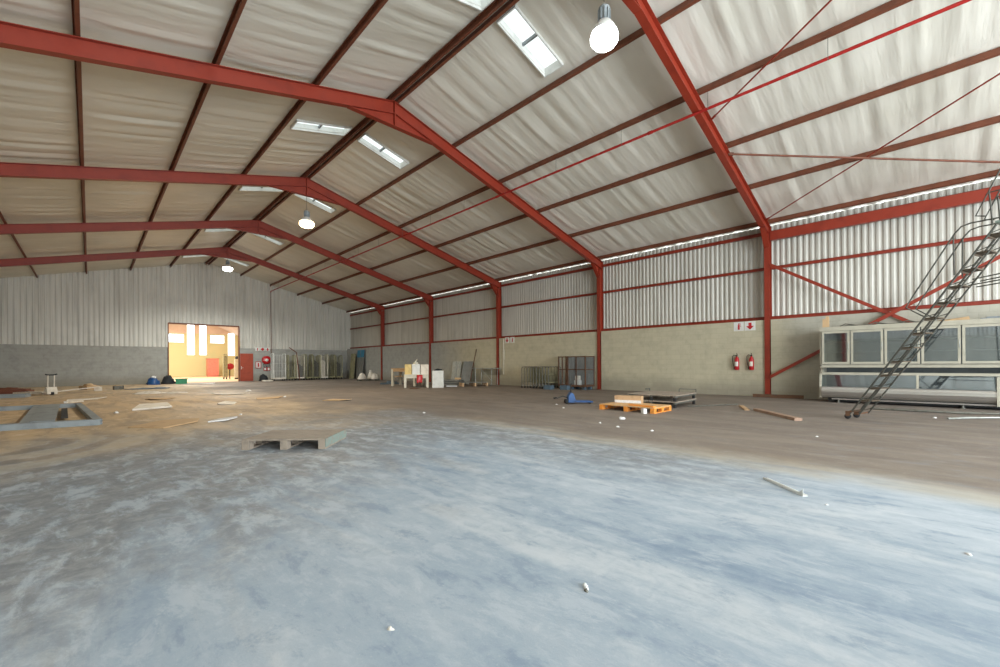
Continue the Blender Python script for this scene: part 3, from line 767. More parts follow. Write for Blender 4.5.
x_ = MB(); x_.tube([LP(.02, .17, -.03), LP(.02, .17, wid + .03)], .022, 8); x_.tube([LP(.14, .12, -.02), LP(.16, .14, wid + .02)], .018, 8); x_.build('foot_bar', 'rust', t)

# ================================================================== LOOSE STEEL AND TIMBER ON THE FLOOR
def floor_thing(mb, name, mat, loc, rz, lab, cat, group=None, bevel=0.0):
    o = mb.build(name, mat, None, bevel); o.location = loc; o.rotation_euler = (0, 0, rz); tag(o, lab, cat, group); return o
m = MB(); m.tube([(0, 0, .03), (.0, -.8, .03), (.05, -1.6, .03), (.45, -2.4, .03), (.5, -2.9, .03)], .026, 8)
floor_thing(m, 'long_pipe', 'dgalv', (14.65, 1.05, 0), 0, 'long bent grey pipe on the floor along the freezer front', 'pipe')
m = MB(); m.tube([(0, 0, .025), (.5, -.35, .025), (1.05, -.9, .025), (1.3, -1.4, .025)], .022, 8)
floor_thing(m, 'short_pipe', 'galv', (13.1, -.30, 0), 0, 'shorter bent grey pipe on the floor at the right picture edge', 'pipe')
m = MB(); m.box(-.06, .06, -.0, 1.15, 0, .03); m.box(-.045, .045, .02, 1.13, .03, .033)
floor_thing(m, 'timber_plank', 'wood', (12.25, 3.30, 0), R(-68), 'short pale board meeting the long brown plank', 'plank')
m = MB(); m.box(-.075, .075, 0, 1.95, 0, .06); m.box(-.07, .07, 1.95, 1.98, .01, .05)
floor_thing(m, 'timber_plank', 'brownplank', (10.80, 1.93, 0), R(-53), 'long brown plank lying on the floor before the first column', 'plank')
m = MB(); m.box(-.06, .06, -.6, .9, 0, .012); m.box(-.06, -.048, -.6, .9, .012, .12)
floor_thing(m, 'angle_iron', 'rust', (17.34, 3.55, 0), R(8), 'dark steel angle on the floor at the foot of the right wall', 'angle iron')
m = MB(); m.tube([(0, 0, .02), (.7, -.33, .02), (1.6, -.8, .02)], .018, 6)
floor_thing(m, 'thin_rod', 'dgalv', (12.1, 4.75, 0), 0, 'thin dark rod on the floor right of the grey pallets', 'rod')
m = MB(); L = .60
m.box(-.022, .022, 0, L, 0, .006); m.box(-.022, -.018, 0, L, .006, .022); m.box(.018, .022, .0, L, .006, .014); m.add([(-.022, 0, .022), (-.022, .06, .022), (-.022, .0, .07), (-.018, 0, .022), (-.018, .06, .022), (-.018, 0, .07)], [(0, 1, 2), (5, 4, 3), (0, 2, 5, 3), (1, 2, 5, 4), (0, 1, 4, 3)])
floor_thing(m, 'metal_strip', 'white', (4.75, .80, 0), R(-45), 'white metal strip lying on the blue grey floor', 'strip')

def pallet(lab, loc, rz, mats, a=1.25, b=1.0, h=.15, nb=7, group='pallets on the floor', gap=.02):
    """a along local x, b along local y"""
    t = thing('pallet', lab, 'pallet', loc, rz, group)
    bw = b / nb
    for i in range(nb):
        m = MB(); m.box(0, a, i * bw + gap / 2, (i + 1) * bw - gap / 2, h - .022, h); m.build('deck_board', mats[0], t)
    for x0 in (0, a / 2 - .05, a - .1):
        m = MB(); m.box(x0, x0 + .1, 0, b, h - .044, h - .0225); m.build('bearer', mats[1], t)
        for y0 in (0, b / 2 - .07, b - .14):
            MB().box(x0, x0 + .1, y0, y0 + .14, .02, h - .0445).build('block', mats[1], t)
        MB().box(x0, x0 + .1, 0, b, 0, .0195).build('bottom_board', mats[1], t)
    return t
# old grey pallet alone in the middle: near left corner at (1.75,7.2), near right corner at (2.45,6.14)
pt = pallet('weathered grey timber pallet lying alone on the open floor', (1.60, 7.12, 0), math.atan2(-.82, .90), ('greywood', 'greywood'), 1.22, .92, .155, 7)
m = MB(); m.box(1.222, 1.235, .0, .92, .03, .155); m.build('side_board', 'greenwood', pt)['label'] = 'faded green side board'
op = pallet('orange painted pallet on the floor before the right wall', (10.93, 4.72, 0), R(90), ('peachwood', 'orangewood'), 1.55, 1.0, .15, 6)
m = MB(); m.bar((.02, .93, .166), (.75, .80, .166), .13, .030); m.build('loose_edge_board', 'orangewood', op)['label'] = 'bright orange raised edge board'
m = MB(); m.box(-.36, .36, -.14, .14, 0, .20)
o = floor_thing(m, 'long_carton', 'wood', (10.72, 5.82, .151), R(105), 'long tan carton with a white edge on the orange pallet', 'box')
MB().box(-.355, .355, .1405, .146, .01, .085).build('white_edge', 'paper', o)
def steel_deck(lab, z):
    t = thing('steel_stillage', lab, 'pallet', (11.55, 4.85, z), R(2), 'grey steel pallets beside the orange pallet')
    d = MB(); 
    for i in range(6): d.box(i * .27, i * .27 + .25, 0, 1.45, .15, .175)
    d.build('deck', 'greywood', t)
    f = MB()
    for y in (.03, .7, 1.36): f.box(0, 1.6, y, y + .05, .10, .149)
    f.build('crossbar', 'dgalv', t)
    for x in (.02, 1.5):
        for y in (.03, .70, 1.33):
            MB().box(x, x + .07, y, y + .07, 0, .0995).build('foot', 'black', t)
    return t
steel_deck('grey slatted pallet beside the orange pallet, bottom of the stack of two', 0)
td = steel_deck('grey slatted pallet beside the orange pallet, top of the stack of two', .178)
m = MB(); m.tube([(1.55, 0, .176), (1.55, .0, .27), (1.55, .5, .27), (1.55, .5, .176)], .018, 6); m.tube([(1.5, 1.42, .176), (1.5, 1.42, .25), (1.2, 1.42, .25)], .02, 6); m.build('end_hoop', 'dgalv', td)

# blue pallet truck
t = thing('blue_pallet_truck', 'small blue hand pallet truck lying on the floor left of the orange pallet', 'pallet truck', (10.80, 7.78, 0), R(-42))
t.scale = (.62, .62, .78)
for y in (-.2, .14):
    m = MB(); m.prism([(0, .06), (.95, .05), (1.0, .07), (.95, .11), (.1, .13), (0, .13)], 'y', y, y + .15); m.build('fork', 'blue', t)
m = MB(); m.prism([(-.25, .05), (.12, .05), (.12, .16), (.02, .40), (-.12, .46), (-.25, .30)], 'y', -.2, .29); m.build('body', 'blue', t, .01)
m = MB(); m.tube([(-.2, .05, .22), (-.5, .05, .30), (-.78, .05, .22), (-.80, -.05, .24), (-.95, -.05, .22), (-.95, .2, .22), (-.80, .2, .24), (-.78, .05, .22)], .02, 8); m.build('handle', 'black', t)
m = MB(); m.tube([(-.08, .05, .44), (-.10, .05, .72), (-.04, .05, .80)], .025, 8); m.build('pump', 'black', t)
for x, r_ in ((-.32, .09), (.85, .04)):
    for y in (-.12, .2):
        m = MB(); m.lathe([(.01, -.03), (r_, -.03), (r_, .03), (.01, .03)], (x, y, r_), 14, axis='y'); m.build('wheel', 'black', t)

# big grey steel frame lying flat on the left
t = thing('flat_steel_frame', 'large grey steel frame with a sheet panel lying flat at the left', 'steel frame', (-1.95, 12.75, 0), R(0))
def frm(p, q, w=.16, h=.12, nm='rail'):
    m = MB(); p, q = Vector((*p, h / 2)), Vector((*q, h / 2))
    v = (q - p).normalized(); s_ = Vector((-v.y, v.x, 0))
    m.bar(p, q, w, .012); m.bar(p + s_ * w / 2, q + s_ * w / 2, .01, h); m.bar(p - s_ * w / 2, q - s_ * w / 2, .01, h)
    m.bar(p + Vector((0, 0, h / 2)), q + Vector((0, 0, h / 2)), w + .01, .008); return m.build(nm, 'greypaint', t)
frm((-.6, .35), (2.12, -.25)); frm((-.6, 5.9), (1.75, 5.75))
for a, b in (((-.05, .30), (-.2, 5.8)), ((.98, .08), (.82, 5.75)), ((2.06, -.1), (1.70, 5.7))): frm(a, b, .13, .11, 'crossbar')
m = MB(); m.add([(1.05, .15, .13), (1.42, .08, .13), (1.30, 5.6, .13), (.90, 5.65, .13), (1.05, .15, .115), (1.42, .08, .115), (1.30, 5.6, .115), (.90, 5.65, .115)], [(0, 1, 2, 3), (7, 6, 5, 4), (0, 1, 5, 4), (1, 2, 6, 5), (2, 3, 7, 6), (3, 0, 4, 7)])
m.build('sheet_panel', 'greypaint', t)
m = MB(); m.bar((1.52, 1.3, .06), (1.42, 4.6, .06), .12, .012); m.build('slot_shade', 'black', t)['label'] = 'black strip painting the shade in the slot'  # black strip set in for the shade inside the open slot
m = MB(); m.bar((0, 0, .15), (.35, 2.0, .05), .07, .05); m.bar((0, 0, .175), (.02, .12, .17), .09, .02)
floor_thing(m, 'loose_bar', 'sheetw', (-.55, 18.75, 0), 0, 'thin pale bar resting beyond the far rail of the flat steel frame', 'bar')
# bar leaning over the frame's end
# pale hand truck standing behind it
t = thing('pallet_jack', 'pale hand pallet jack with upright handle standing near the left wall end', 'pallet truck', (-1.25, 27.4, 0), R(-150))
for x in (-.11, .11):
    m = MB(); m.tube([(x, 0, .37), (x, .02, .88)], .022, 8); m.build('handle_bar', 'sheetw', t)
m = MB(); m.tube([(-.2, .02, .93), (-.11, .02, .90), (.11, .02, .90), (.2, .02, .93)], .028, 8); m.build('grip', 'black', t)
for x in (-.27, .12):
    m = MB(); m.prism([(-.25, .05), (-2.0, .05), (-2.05, .08), (-2.0, .12), (-.1, .17), (0, .12)], 'x', x, x + .16)
    m.build('fork', 'sheetw', t)
m = MB(); m.prism([(-.2, .04), (.1, .04), (.1, .2), (.04, .36), (-.06, .34)], 'x', -.18, .18); m.build('body', 'sheetw', t)
m = MB(); m.lathe([(.01, -.05), (.08, -.05), (.08, .05), (.01, .05)], (0, .05, .08), 14, axis='x'); m.build('wheel', 'black', t)

# sheets, boards and litter at the left
def slab(name, mat, loc, rz, pts, th, lab, cat, lift=None, group=None):
    n = len(pts); lift = lift or [0] * n
    m = MB(); vs = [(p[0], p[1], l) for p, l in zip(pts, lift)] + [(p[0], p[1], th + l) for p, l in zip(pts, lift)]
    m.add(vs, [list(range(n))[::-1], list(range(n, 2 * n))] + [(i, (i + 1) % n, n + (i + 1) % n, n + i) for i in range(n)])
    return floor_thing(m, name, mat, loc, rz, lab, cat, group)
slab('white_board', 'sheetw', (.85, 15.75, 0), 0, [(0, 0), (.9, .1), (.92, 1.35), (.25, 1.5)], .05, 'dusty white board lying on the brown floor at the left', 'board', [0, .02, .05, .03])
slab('cardboard_sheet', 'card', (.55, 11.2, 0), 0, [(0, .25), (.5, -.45), (1.15, .1), (1.25, .6), (.6, .85)], .02, 'flat torn tan cardboard sheet on the floor left of the grey pallet', 'cardboard', [0, 0, .02, .03, .02])
slab('plastic_sheet', 'paper', (1.86, 11.15, 0), 0, [(0, 0), (.35, -.1), (.62, .25), (.3, .4)], .03, 'crumpled white plastic sheet beside the tan cardboard', 'sheet', [0, .02, .03, 0])
m = MB()
for i in range(9): m.blob((random.uniform(-.7, .7), random.uniform(-.35, .35), 0), random.uniform(.2, .5), random.uniform(.12, .3), random.uniform(.04, .13), i, .25)
tag(floor_thing(m, 'sand_heap', 'sheetw', (2.35, 25.2, 0), R(-15), 'low heap of pale rubble on the brown floor before the doorway', 'rubble'), 'low heap of pale rubble on the brown floor before the doorway', 'rubble', kind='stuff')
m = MB(); m.box(-.35, .35, -.9, .9, 0, .12); m.box(-.33, .33, -.88, .88, .12, .14)
floor_thing(m, 'grey_board_stack', 'greypaint', (-2.75, 26.6, 0), R(80), 'grey board lying by the wall at the left picture edge', 'board')
m = MB(); m.box(-.4, .4, -.7, .7, 0, .16); m.box(-.35, .35, -.6, .65, .16, .22); m.blob((.1, .1, .2), .3, .5, .1, 4)
floor_thing(m, 'brown_crate', 'oxide', (-2.7, 30.2, 0), R(80), 'low brown crate on the floor by the left wall end', 'crate')
m = MB(); m.bar((-.9, 0, .03), (.9, .0, .22), .35, .04); m.bar((.85, 0, 0), (.85, 0, .22), .3, .05)
floor_thing(m, 'tilted_board', 'sheetw', (-.55, 29.8, 0), R(8), 'pale board tilted on a dark block behind the pallet jack', 'board')
m = MB(); m.box(-.3, .3, -.5, .5, 0, .2); m.blob((0, .1, .2), .25, .3, .12, 9)
floor_thing(m, 'brown_box', 'card', (.0, 32.6, 0), R(20), 'brown box on the floor against the far wall', 'box')
m = MB(); m.box(-.2, .2, -.15, .15, 0, .18); m.box(-.18, .18, -.13, .13, .18, .2)
floor_thing(m, 'dark_block', 'dgalv', (1.1, 30.9, 0), R(10), 'small dark block on the floor before the far wall', 'block')
m = MB(); m.blob((0, 0, 0), .9, .4, .06, 5, .35); m.blob((.7, .2, 0), .4, .3, .08, 6, .35)
floor_thing(m, 'grey_debris', 'greypaint', (2.1, 30.3, 0), R(-20), 'low grey debris beside the small dark block', 'debris')
# bags by the doorway
t = floor_thing(MB().blob((0, 0, 0), .38, .32, .46, 11, .16, 14, 8), 'blue_bag', 'blue', (3.1, 37.1, 0), 0, 'blue plastic bag on the floor left of the far doorway', 'bag')
m = MB(); m.blob((0, 0, .44), .14, .12, .14, 3, .3); m.build('tied_neck', 'paper', t)
floor_thing(MB().blob((0, 0, 0), .38, .34, .56, 12, .16, 14, 8), 'black_bag', 'darkcloth', (3.95, 37.7, 0), 0, 'black bag between the blue bag and the green crate', 'bag')
m = MB(); m.box(-.32, .32, -.2, .2, 0, .04)
for a in ((-.32, -.29, -.2, .2), (.29, .32, -.2, .2), (-.29, .29, -.2, -.17), (-.29, .29, .17, .2)): m.box(*a, .04, .38)
m.box(-.36, .36, -.23, -.2, .32, .38); m.box(-.36, .36, .2, .23, .32, .38)
floor_thing(m, 'plastic_crate', 'green', (4.62, 37.0, 0), R(-5), 'green plastic crate on the floor at the left side of the doorway', 'crate')
slab('white_sheet', 'paper', (5.4, 35.6, 0), R(-30), [(-.9, -.3), (.2, -.4), (1.0, -.1), (.9, .35), (-.6, .3)], .03, 'white sheet on the floor before the far doorway', 'sheet', [0, .02, .0, .03, 0])

# ================================================================== FAR RIGHT CORNER: ROLL CAGES
def roll_cage(lab, x, y, rz, mat, w=.8, d=.7, h=2.15, bars=5, sides=3):
    t = thing('roll_cage', lab, 'roll cage', (x, y, 0), rz, 'roll cages along the far wall')
    b = MB(); b.box(-w / 2, w / 2, -d / 2, d / 2, .16, .21); b.box(-w / 2, w / 2, -d / 2 - .02, -d / 2, .14, .26); b.build('base', 'sheetw' if mat in ('white', 'offwhite') else mat, t)
    for s_ in (-1, 1):
        m = MB(); x_ = s_ * (w / 2 - .02)
        m.tube([(x_, -d / 2, .2), (x_, -d / 2, h - .06), (x_, -d / 2 + .06, h), (x_, d / 2 - .06, h), (x_, d / 2, h - .06), (x_, d / 2, .2)], .034, 6)
        for i in range(1, bars): m.tube([(x_, -d / 2 + d * i / bars, .21), (x_, -d / 2 + d * i / bars, h)], .014, 5)
        for z in (.8, 1.45): m.tube([(x_, -d / 2, z), (x_, d / 2, z)], .012, 5)
        m.build('side_frame', mat, t)
    m = MB(); yb_ = d / 2
    for i in range(1, 7): m.tube([(-w / 2 + w * i / 7, yb_, .21), (-w / 2 + w * i / 7, yb_, h - .1)], .014, 5)
    for z in (.8, 1.45, h - .1): m.tube([(-w / 2, yb_, z), (w / 2, yb_, z)], .012, 5)
    m.build('back_frame', mat, t)
    for sx in (-1, 1):
        for sy in (-1, 1):
            m = MB(); m.lathe([(.01, -.02), (.065, -.02), (.065, .02), (.01, .02)], (sx * (w / 2 - .08), sy * (d / 2 - .08), .065), 12, axis='x')
            m.box(sx * (w / 2 - .08) - .03, sx * (w / 2 - .08) + .03, sy * (d / 2 - .08) - .03, sy * (d / 2 - .08) + .03, .10, .16); m.build('caster', 'black', t)
    return t
c0 = roll_cage('wide white framed roll cage nearest the hose reel', 11.25, 37.95, 0, 'white', .95, .7, 2.25, 2)
cx = [(12.2, 'khaki'), (12.95, 'offwhite'), (13.62, 'khaki'), (14.28, 'khaki'), (14.92, 'offwhite'), (15.58, 'khaki'), (16.25, 'khaki')]
lb = ['just right of the white framed one', 'second right of the white framed one', 'third right of the white framed one', 'middle of the row', 'third from the corner', 'second from the corner', 'nearest the corner and the blue board']
for i, (x, mt) in enumerate(cx):
    roll_cage('%s roll cage in the far row, %s' % ('olive' if mt == 'khaki' else 'cream', lb[i]), x, 37.9 + .1 * (i % 2), R(random.uniform(-1.5, 1.5)), mt, .60, .75, 2.12 + .04 * (i % 3), 4)
# bundles standing in the cages
for i, (x, mt, w_, h_) in enumerate(((12.95, 'greypanel', .4, 1.2), (14.28, 'dgalv', .42, 1.5), (14.92, 'sheetw', .40, 1.6), (16.25, 'dgalv', .4, 1.4))):
    m = MB(); 
    for k in range(4): m.box(-w_ / 2 + k * w_ / 4, -w_ / 2 + (k + .8) * w_ / 4, -.12, .12, 0, h_ - .07 * k)
    o = m.build('folded_boards', mt); o.location = (x, 37.9 + .1 * ((i + 1) % 2), .212); tag(o, 'bundle of %s boards standing in a roll cage, %s in the row' % ('grey' if mt == 'greypanel' else 'white' if mt == 'sheetw' else 'dark', ['first from the left', 'second from the left', 'third from the left', 'fourth from the left'][i]), 'boards', 'board bundles in the roll cages')
floor_thing(MB().blob((0, 0, 0), .34, .3, .5, 21, .2, 12, 7), 'dark_sack', 'darkcloth', (10.25, 38.35, 0), 0, 'dark sack on the floor left of the white framed roll cage', 'sack')
slab('white_slab', 'sheetw', (10.1, 37.2, 0), 0, [(-.25, -.2), (.45, -.2), (.45, .2), (-.25, .2)], .1, 'white slab on the floor before the dark sack', 'slab')
m = MB(); m.tube([(0, 0, .03), (-.2, .15, 2.35)], .035, 7); m.bar((-.2, .15, 2.34), (-.75, .20, 2.75), .07, .06)
floor_thing(m, 'leaning_pole', 'oxide', (12.62, 37.0, 0), 0, 'brown bent pole leaning among the roll cages', 'pole')
m = MB(); m.bar((0, 0, 0.0), (.22, 0, 2.6), 1.25, .03, (1, 0, 0)); m.bar((-.02, 0, 0.0), (.2, 0, 2.55), .06, .06, (1, 0, 0))
o = floor_thing(m, 'blue_board', 'greypanel', (17.25, 35.7, .002), 0, 'tall dark board with a blue top leaning on the right wall in the corner', 'board')
MB().bar((.145, 0, 1.95), (.2, 0, 2.6), 1.26, .045, (1, 0, 0)).build('blue_top', 'teal', o)['label'] = 'blue top part'
m = MB(); m.bar((0, 0, 0), (.2, 0, 2.3), .9, .03, (1, 0, 0))
floor_thing(m, 'leaning_board', 'khaki', (17.1, 36.9, .002), 0, 'olive board leaning on the wall between the roll cages and the blue board', 'board')
# white bags on a dark pallet
pallet('dark low pallet under the white bags in the far corner', (15.0, 31.4, 0), R(-40), ('dgalv', 'dgalv'), 1.5, 1.2, .14, 6)
for i, (x, y, z, r_) in enumerate(((15.45, 31.45, .141, .33), (16.15, 30.75, .141, .40), (16.2, 31.5, .141, .24))):
    o = floor_thing(MB().blob((0, 0, 0), r_, r_ * .75, .42 + .22 * (i == 2), 30 + i, .14, 14, 7), 'white_bag', 'sheetw', (x, y, z), i, ['small white bag on the dark pallet, left one', 'large white bag on the dark pallet, right one', 'tallest white bag on the dark pallet, standing behind the other two'][i], 'bag', 'white bags on the dark pallet')
    m = MB(); m.blob((0, 0, .39 + .22 * (i == 2)), .14, .12, .08, 40 + i, .3); m.build('tied_neck', 'sheetw', o)

# ================================================================== BENCHES AND WHITE BOXES
def table(name, lab, loc, rz, a, b, h, top, leg, lw=.08, shelf=None):
    t = thing(name, lab, 'table', loc, rz)
    MB().box(0, a, 0, b, h - .06, h).build('top', top, t)
    for x in (0, a - lw):
        for y in (0, b - lw): MB().box(x, x + lw, y, y + lw, 0, h - .061).build('leg', leg, t)
    m = MB(); m.box(lw, a - lw, .01, .04, h - .2, h - .061); m.box(lw, a - lw, b - .04, b - .01, h - .2, h - .061); m.build('apron', top, t)
    if shelf: MB().box(.0, a, lw, b - lw, shelf, shelf + .04).build('shelf', top, t)
    return t
table('work_bench', 'tall cream legged wooden bench behind the yellow and white boxes', (12.75, 22.25, 0), R(-62), 1.6, 1.0, 1.05, 'wood', 'offwhite', .13, .55)
table('low_table', 'low cream legged table carrying the yellow and white boxes', (12.1, 19.75, 0), R(-31), 1.3, .95, .72, 'offwhite', 'offwhite', .12)
ZT = .72
def carton(lab, mat, loc, rz, a, b, h, cat='box', flap=True, group=None, name='carton'):
    m = MB(); m.box(-a / 2, a / 2, -b / 2, b / 2, 0, h)
    o = floor_thing(m, name, mat, loc, rz, lab, cat, group, .008)
    f = MB(); f.box(-a / 2 - .002, a / 2 + .002, -.03, .03, h * .6, h + .003); f.build('tape', 'card', o)
    return o
carton('yellow box on the left end of the low table', 'yellow', (12.50, 19.99, ZT + .001), R(-31), .36, .6, .55, group='boxes on the low table')
carton('white box on the low table, next to the yellow box', 'white', (12.86, 19.77, ZT + .001), R(-31), .42, .65, .56, group='boxes on the low table')
carton('white box on the low table, right end', 'sheetw', (13.25, 19.53, ZT + .001), R(-31), .42, .65, .54, group='boxes on the low table')
bb = carton('large white box on the floor right of the low table', 'white', (13.60, 18.72, 0), R(-40), .60, .50, .92)
MB().box(-.309, -.301, -.24, .24, .02, .90).build('tan_side', 'wood', bb)['label'] = 'tan cardboard side'
m = MB(); m.blob((0, 0, 0), .22, .16, .09, 51, .3); m.box(-.15, .2, -.04, .04, .0, .05); floor_thing(m, 'dark_cable', 'darkcloth', (13.60, 18.72, .925), 0, 'dark bundle lying on the large white box', 'bundle')
m = MB(); m.bar((-.05, 0, .06), (.1, 0, .26), .05, .05); m.box(-.1, .1, -.1, .1, 0, .1); floor_thing(m, 'cream_scrap', 'offwhite', (12.84, 19.77, 1.284), 0, 'small cream piece sticking up on the white box beside the yellow box', 'scrap')
m = MB()
vs = []
for j in range(7):
    for i in range(6):
        vs.append((-.15 + .06 * i + .01 * math.sin(j), .035 * math.sin(i * 1.9 + j * .6) - .04 - .012 * j, -.42 * j / 6 * (1 + .1 * math.sin(i * 2))))
m.add(vs, [(j * 6 + i, j * 6 + i + 1, j * 6 + i + 7, j * 6 + i + 6) for j in range(6) for i in range(5)], True)
o = floor_thing(m, 'red_cloth', 'redfire', (12.78, 19.30, .70), R(-31), 'red cloth hanging from the front edge of the low table', 'cloth')
sm = o.modifiers.new('thick', 'SOLIDIFY'); sm.thickness = .012
m = MB(); m.blob((0, 0, 0), .5, .25, .2, 71, .3); m.box(-.7, .7, -.2, .2, 0, .1)
floor_thing(m, 'blue_bundle', 'bluegrey', (14.0, 24.4, 0), R(-30), 'dark blue bundle on the floor under the tall bench', 'bundle')
m = MB(); m.bar((-.5, 0, .1), (.2, .1, .5), .1, .06); m.bar((-.2, -.1, .02), (.5, .2, .3), .08, .05); m.box(-.5, .6, -.2, .2, 0, .06)
floor_thing(m, 'timber_scrap', 'greywood', (15.6, 26.3, 0), R(-40), 'broken timber on the floor between the white bags and the tall bench', 'timber')
m = MB(); m.blob((0, 0, 0), .3, .18, .05, 72, .3)
floor_thing(m, 'brown_rag', 'rust', (12.0, 18.6, 0), 0, 'brown rag on the floor before the low table', 'rag')
# grey flat stack right of the boxes
m = MB()
for k in range(3): m.box(-.9 + .05 * k, .9 - .08 * k, -.4, .4, .12 * k, .12 * k + .09)
floor_thing(m, 'grey_slab_stack', 'greypanel', (15.6, 20.3, 0), R(-60), 'low grey slabs on the floor right of the large white box', 'slabs')
m = MB(); m.box(-.25, .25, -.25, .25, 0, .3); m.box(-.2, .2, -.2, .2, .3, .42)
floor_thing(m, 'brown_carton', 'card', (16.6, 20.75, 0), R(-40), 'small brown carton on the floor before the grey sheets', 'box')
slab('white_scrap', 'paper', (14.6, 18.8, 0), R(-45), [(-.3, -.15), (.3, -.1), (.28, .15), (-.25, .2)], .06, 'white scrap on the floor before the grey slabs', 'scrap')
# ribbed sheets leaning on the wall
m = MB(); pr = rib_profile(-.47, .47, .13, .03); vs = []
for p, d in pr: vs += [(-.16 - d, p, .0), (.18 - d, p, 1.45), (-.15 - d, p, .0), (.19 - d, p, 1.45)]
n = len(pr); m.add(vs, [(4 * i, 4 * i + 4, 4 * i + 5, 4 * i + 1) for i in range(n - 1)] + [(4 * i + 2, 4 * i + 6, 4 * i + 7, 4 * i + 3) for i in range(n - 1)])
floor_thing(m, 'ribbed_sheet', 'greypanel', (17.2, 20.65, 0), 0, 'ribbed grey steel sheet leaning on the right wall', 'sheet')
m = MB(); m.bar((-.1, 0, 0), (.10, 0, 1.45), .95, .02, (1, 0, 0)); m.bar((-.12, 0, 0), (.08, 0, 1.45), .05, .02, (1, 0, 0))
floor_thing(m, 'flat_sheet', 'galv', (17.42, 21.95, 0), 0, 'smooth grey sheet leaning behind the ribbed sheet', 'sheet')
m = MB(); m.tube([(0, 0, 0.02), (.85, .30, 2.2)], .03, 8)
floor_thing(m, 'leaning_post', 'rust', (16.7, 19.75, 0), 0, 'rusty post leaning on the wall right of the ribbed sheet', 'post')
# pallet with the steel table
pallet('pale pallet at the foot of the third column', (15.0, 18.35, 0), R(-28), ('dgalv', 'wood'), 1.5, 1.0, .22, 5)
t = thing('steel_table', 'grey steel table frame behind the pale pallet', 'table', (17.2, 18.75, 0))
MB().box(-.3, .3, -.95, .95, .98, 1.03).build('top', 'galv', t)
for x in (-.25, .25):
    for y in (-.7, .7): MB().tube([(x, y, 0), (x, y * 1.05, .98)], .022, 6).build('leg', 'galv', t)
MB().tube([(-.25, -.70, .3), (-.25, .2, .95)], .015, 6).build('strut', 'galv', t)

# steel barrier hoops in a row
t0 = thing('trolley_frame', 'steel hoop frame of the nested row beside the rusty cages, farthest along the wall', 'trolley', (16.75, 14.95, 0), 0, 'nested steel trolley frames by the right wall')
m = MB(); m.tube([(-.5, 0, .1), (-.5, 0, 1.02), (-.44, 0, 1.1), (.44, 0, 1.1), (.5, 0, 1.02), (.5, 0, .1)], .022, 7); m.build('hoop', 'dgalv', t0)
m = MB()
for i in range(1, 8): m.tube([(-.5 + i * .125, 0, .30), (-.5 + i * .125, 0, 1.08)], .013, 5)
m.tube([(-.5, 0, .30), (.5, 0, .30)], .014, 6); m.tube([(-.5, 0, .72), (.5, 0, .72)], .010, 6); m.build('bar_panel', 'khaki', t0)
m = MB(); m.tube([(-.5, 0, .14), (-.5, -.14, .12)], .016, 6); m.tube([(.5, 0, .14), (.5, -.14, .12)], .016, 6); m.build('base_rail', 'galv', t0)
for x in (-.5, .5):
    m = MB(); m.lathe([(.01, -.02), (.05, -.02), (.05, .02), (.01, .02)], (x, 0, .05), 10, axis='x'); m.box(x - .015, x + .015, -.02, .02, .08, .12); m.build('wheel', 'black', t0)
nth = ['second', 'third', 'fourth', 'fifth', 'sixth', 'seventh', 'eighth', 'ninth']
for i in range(9):
    dup(t0, (16.77 + .01 * i, 14.95 - .19 * (i + 1), 0), None, 'steel hoop frame of the nested row, %s from its far end' % nth[i] if i < 8 else 'steel hoop frame of the nested row, next to the rusty cages')

# rusty mesh cages
def cage(lab, y0, y1, x0=16.72, x1=17.50, h=1.62):
    t = thing('mesh_cage', lab, 'cage', (x0, y0, 0), 0, 'rusty mesh cages by the right wall')
    dx, dy = x1 - x0, y1 - y0
    MB().box(0, dx, 0, dy, .14, .18).build('floor_plate', 'rust', t)
    for x in (.0, dx - .05):
        for y in (.0, dy - .05): MB().box(x, x + .05, y, y + .05, .181, h).build('post', 'rust', t)
    m = MB()
    for z in (.19, .95, h - .05):
        m.box(0, .04, .05, dy - .05, z, z + .04); m.box(dx - .04, dx, .05, dy - .05, z, z + .04); m.box(.05, dx - .05, 0, .04, z, z + .04); m.box(.05, dx - .05, dy - .04, dy, z, z + .04)
    m.box(.0, .035, dy * .5 - .02, dy * .5 + .02, .23, h - .05)
    m.build('rail', 'rust', t)
    m = MB(); k = int(dy / .05)
    for i in range(1, k): m.box(.016, .022, i * dy / k - .003, i * dy / k + .003, .2, h - .05)
    for i in range(1, 30): m.box(.022, .026, .05, dy - .05, .2 + i * .05, .206 + i * .05)
    k = int(dx / .05)
    for i in range(1, k): m.box(i * dx / k - .003, i * dx / k + .003, .016, .022, .2, h - .05)
    m.build('wire_mesh', 'greypaint', t)
    for x in (.1, dx - .2):
        for y in (.1, dy - .25): MB().box(x, x + .12, y, y + .16, 0, .139).build('foot', 'bluegrey', t)
    m = MB(); m.box(dx - .035, dx - .03, .05, dy - .05, .2, h - .06); m.build('back_sheet', 'greypanel', t)
    return t
cage('narrow rusty mesh cage left of the wider one by the right wall', 12.42, 12.92)
cage('wide rusty mesh cage next to the second column', 11.30, 12.36)
carton('white carton inside the wide rusty cage, upper one', 'sheetw', (17.1, 12.0, .441), 0, .2, .2, .22, group='cartons in the wide cage')
carton('white carton inside the wide rusty cage, lower one', 'white', (17.1, 12.0, .181), 0, .26, .26, .259, group='cartons in the wide cage')
for i, (x, y, lab) in enumerate(((16.02, 12.95, 'blue grey crate on the floor before the narrow rusty cage'), (16.4, 12.25, 'blue grey crate on the floor before the wide rusty cage'))):
    m = MB(); m.box(-.15, .15, -.2, .2, 0, .03)
    for a in ((-.15, -.13, -.2, .2), (.13, .15, -.2, .2), (-.13, .13, -.2, -.18), (-.13, .13, .18, .2)): m.box(*a, .03, .2)
    floor_thing(m, 'small_crate', 'bluegrey', (x, y, 0), 0, lab, 'crate', 'crates before the rusty cages')

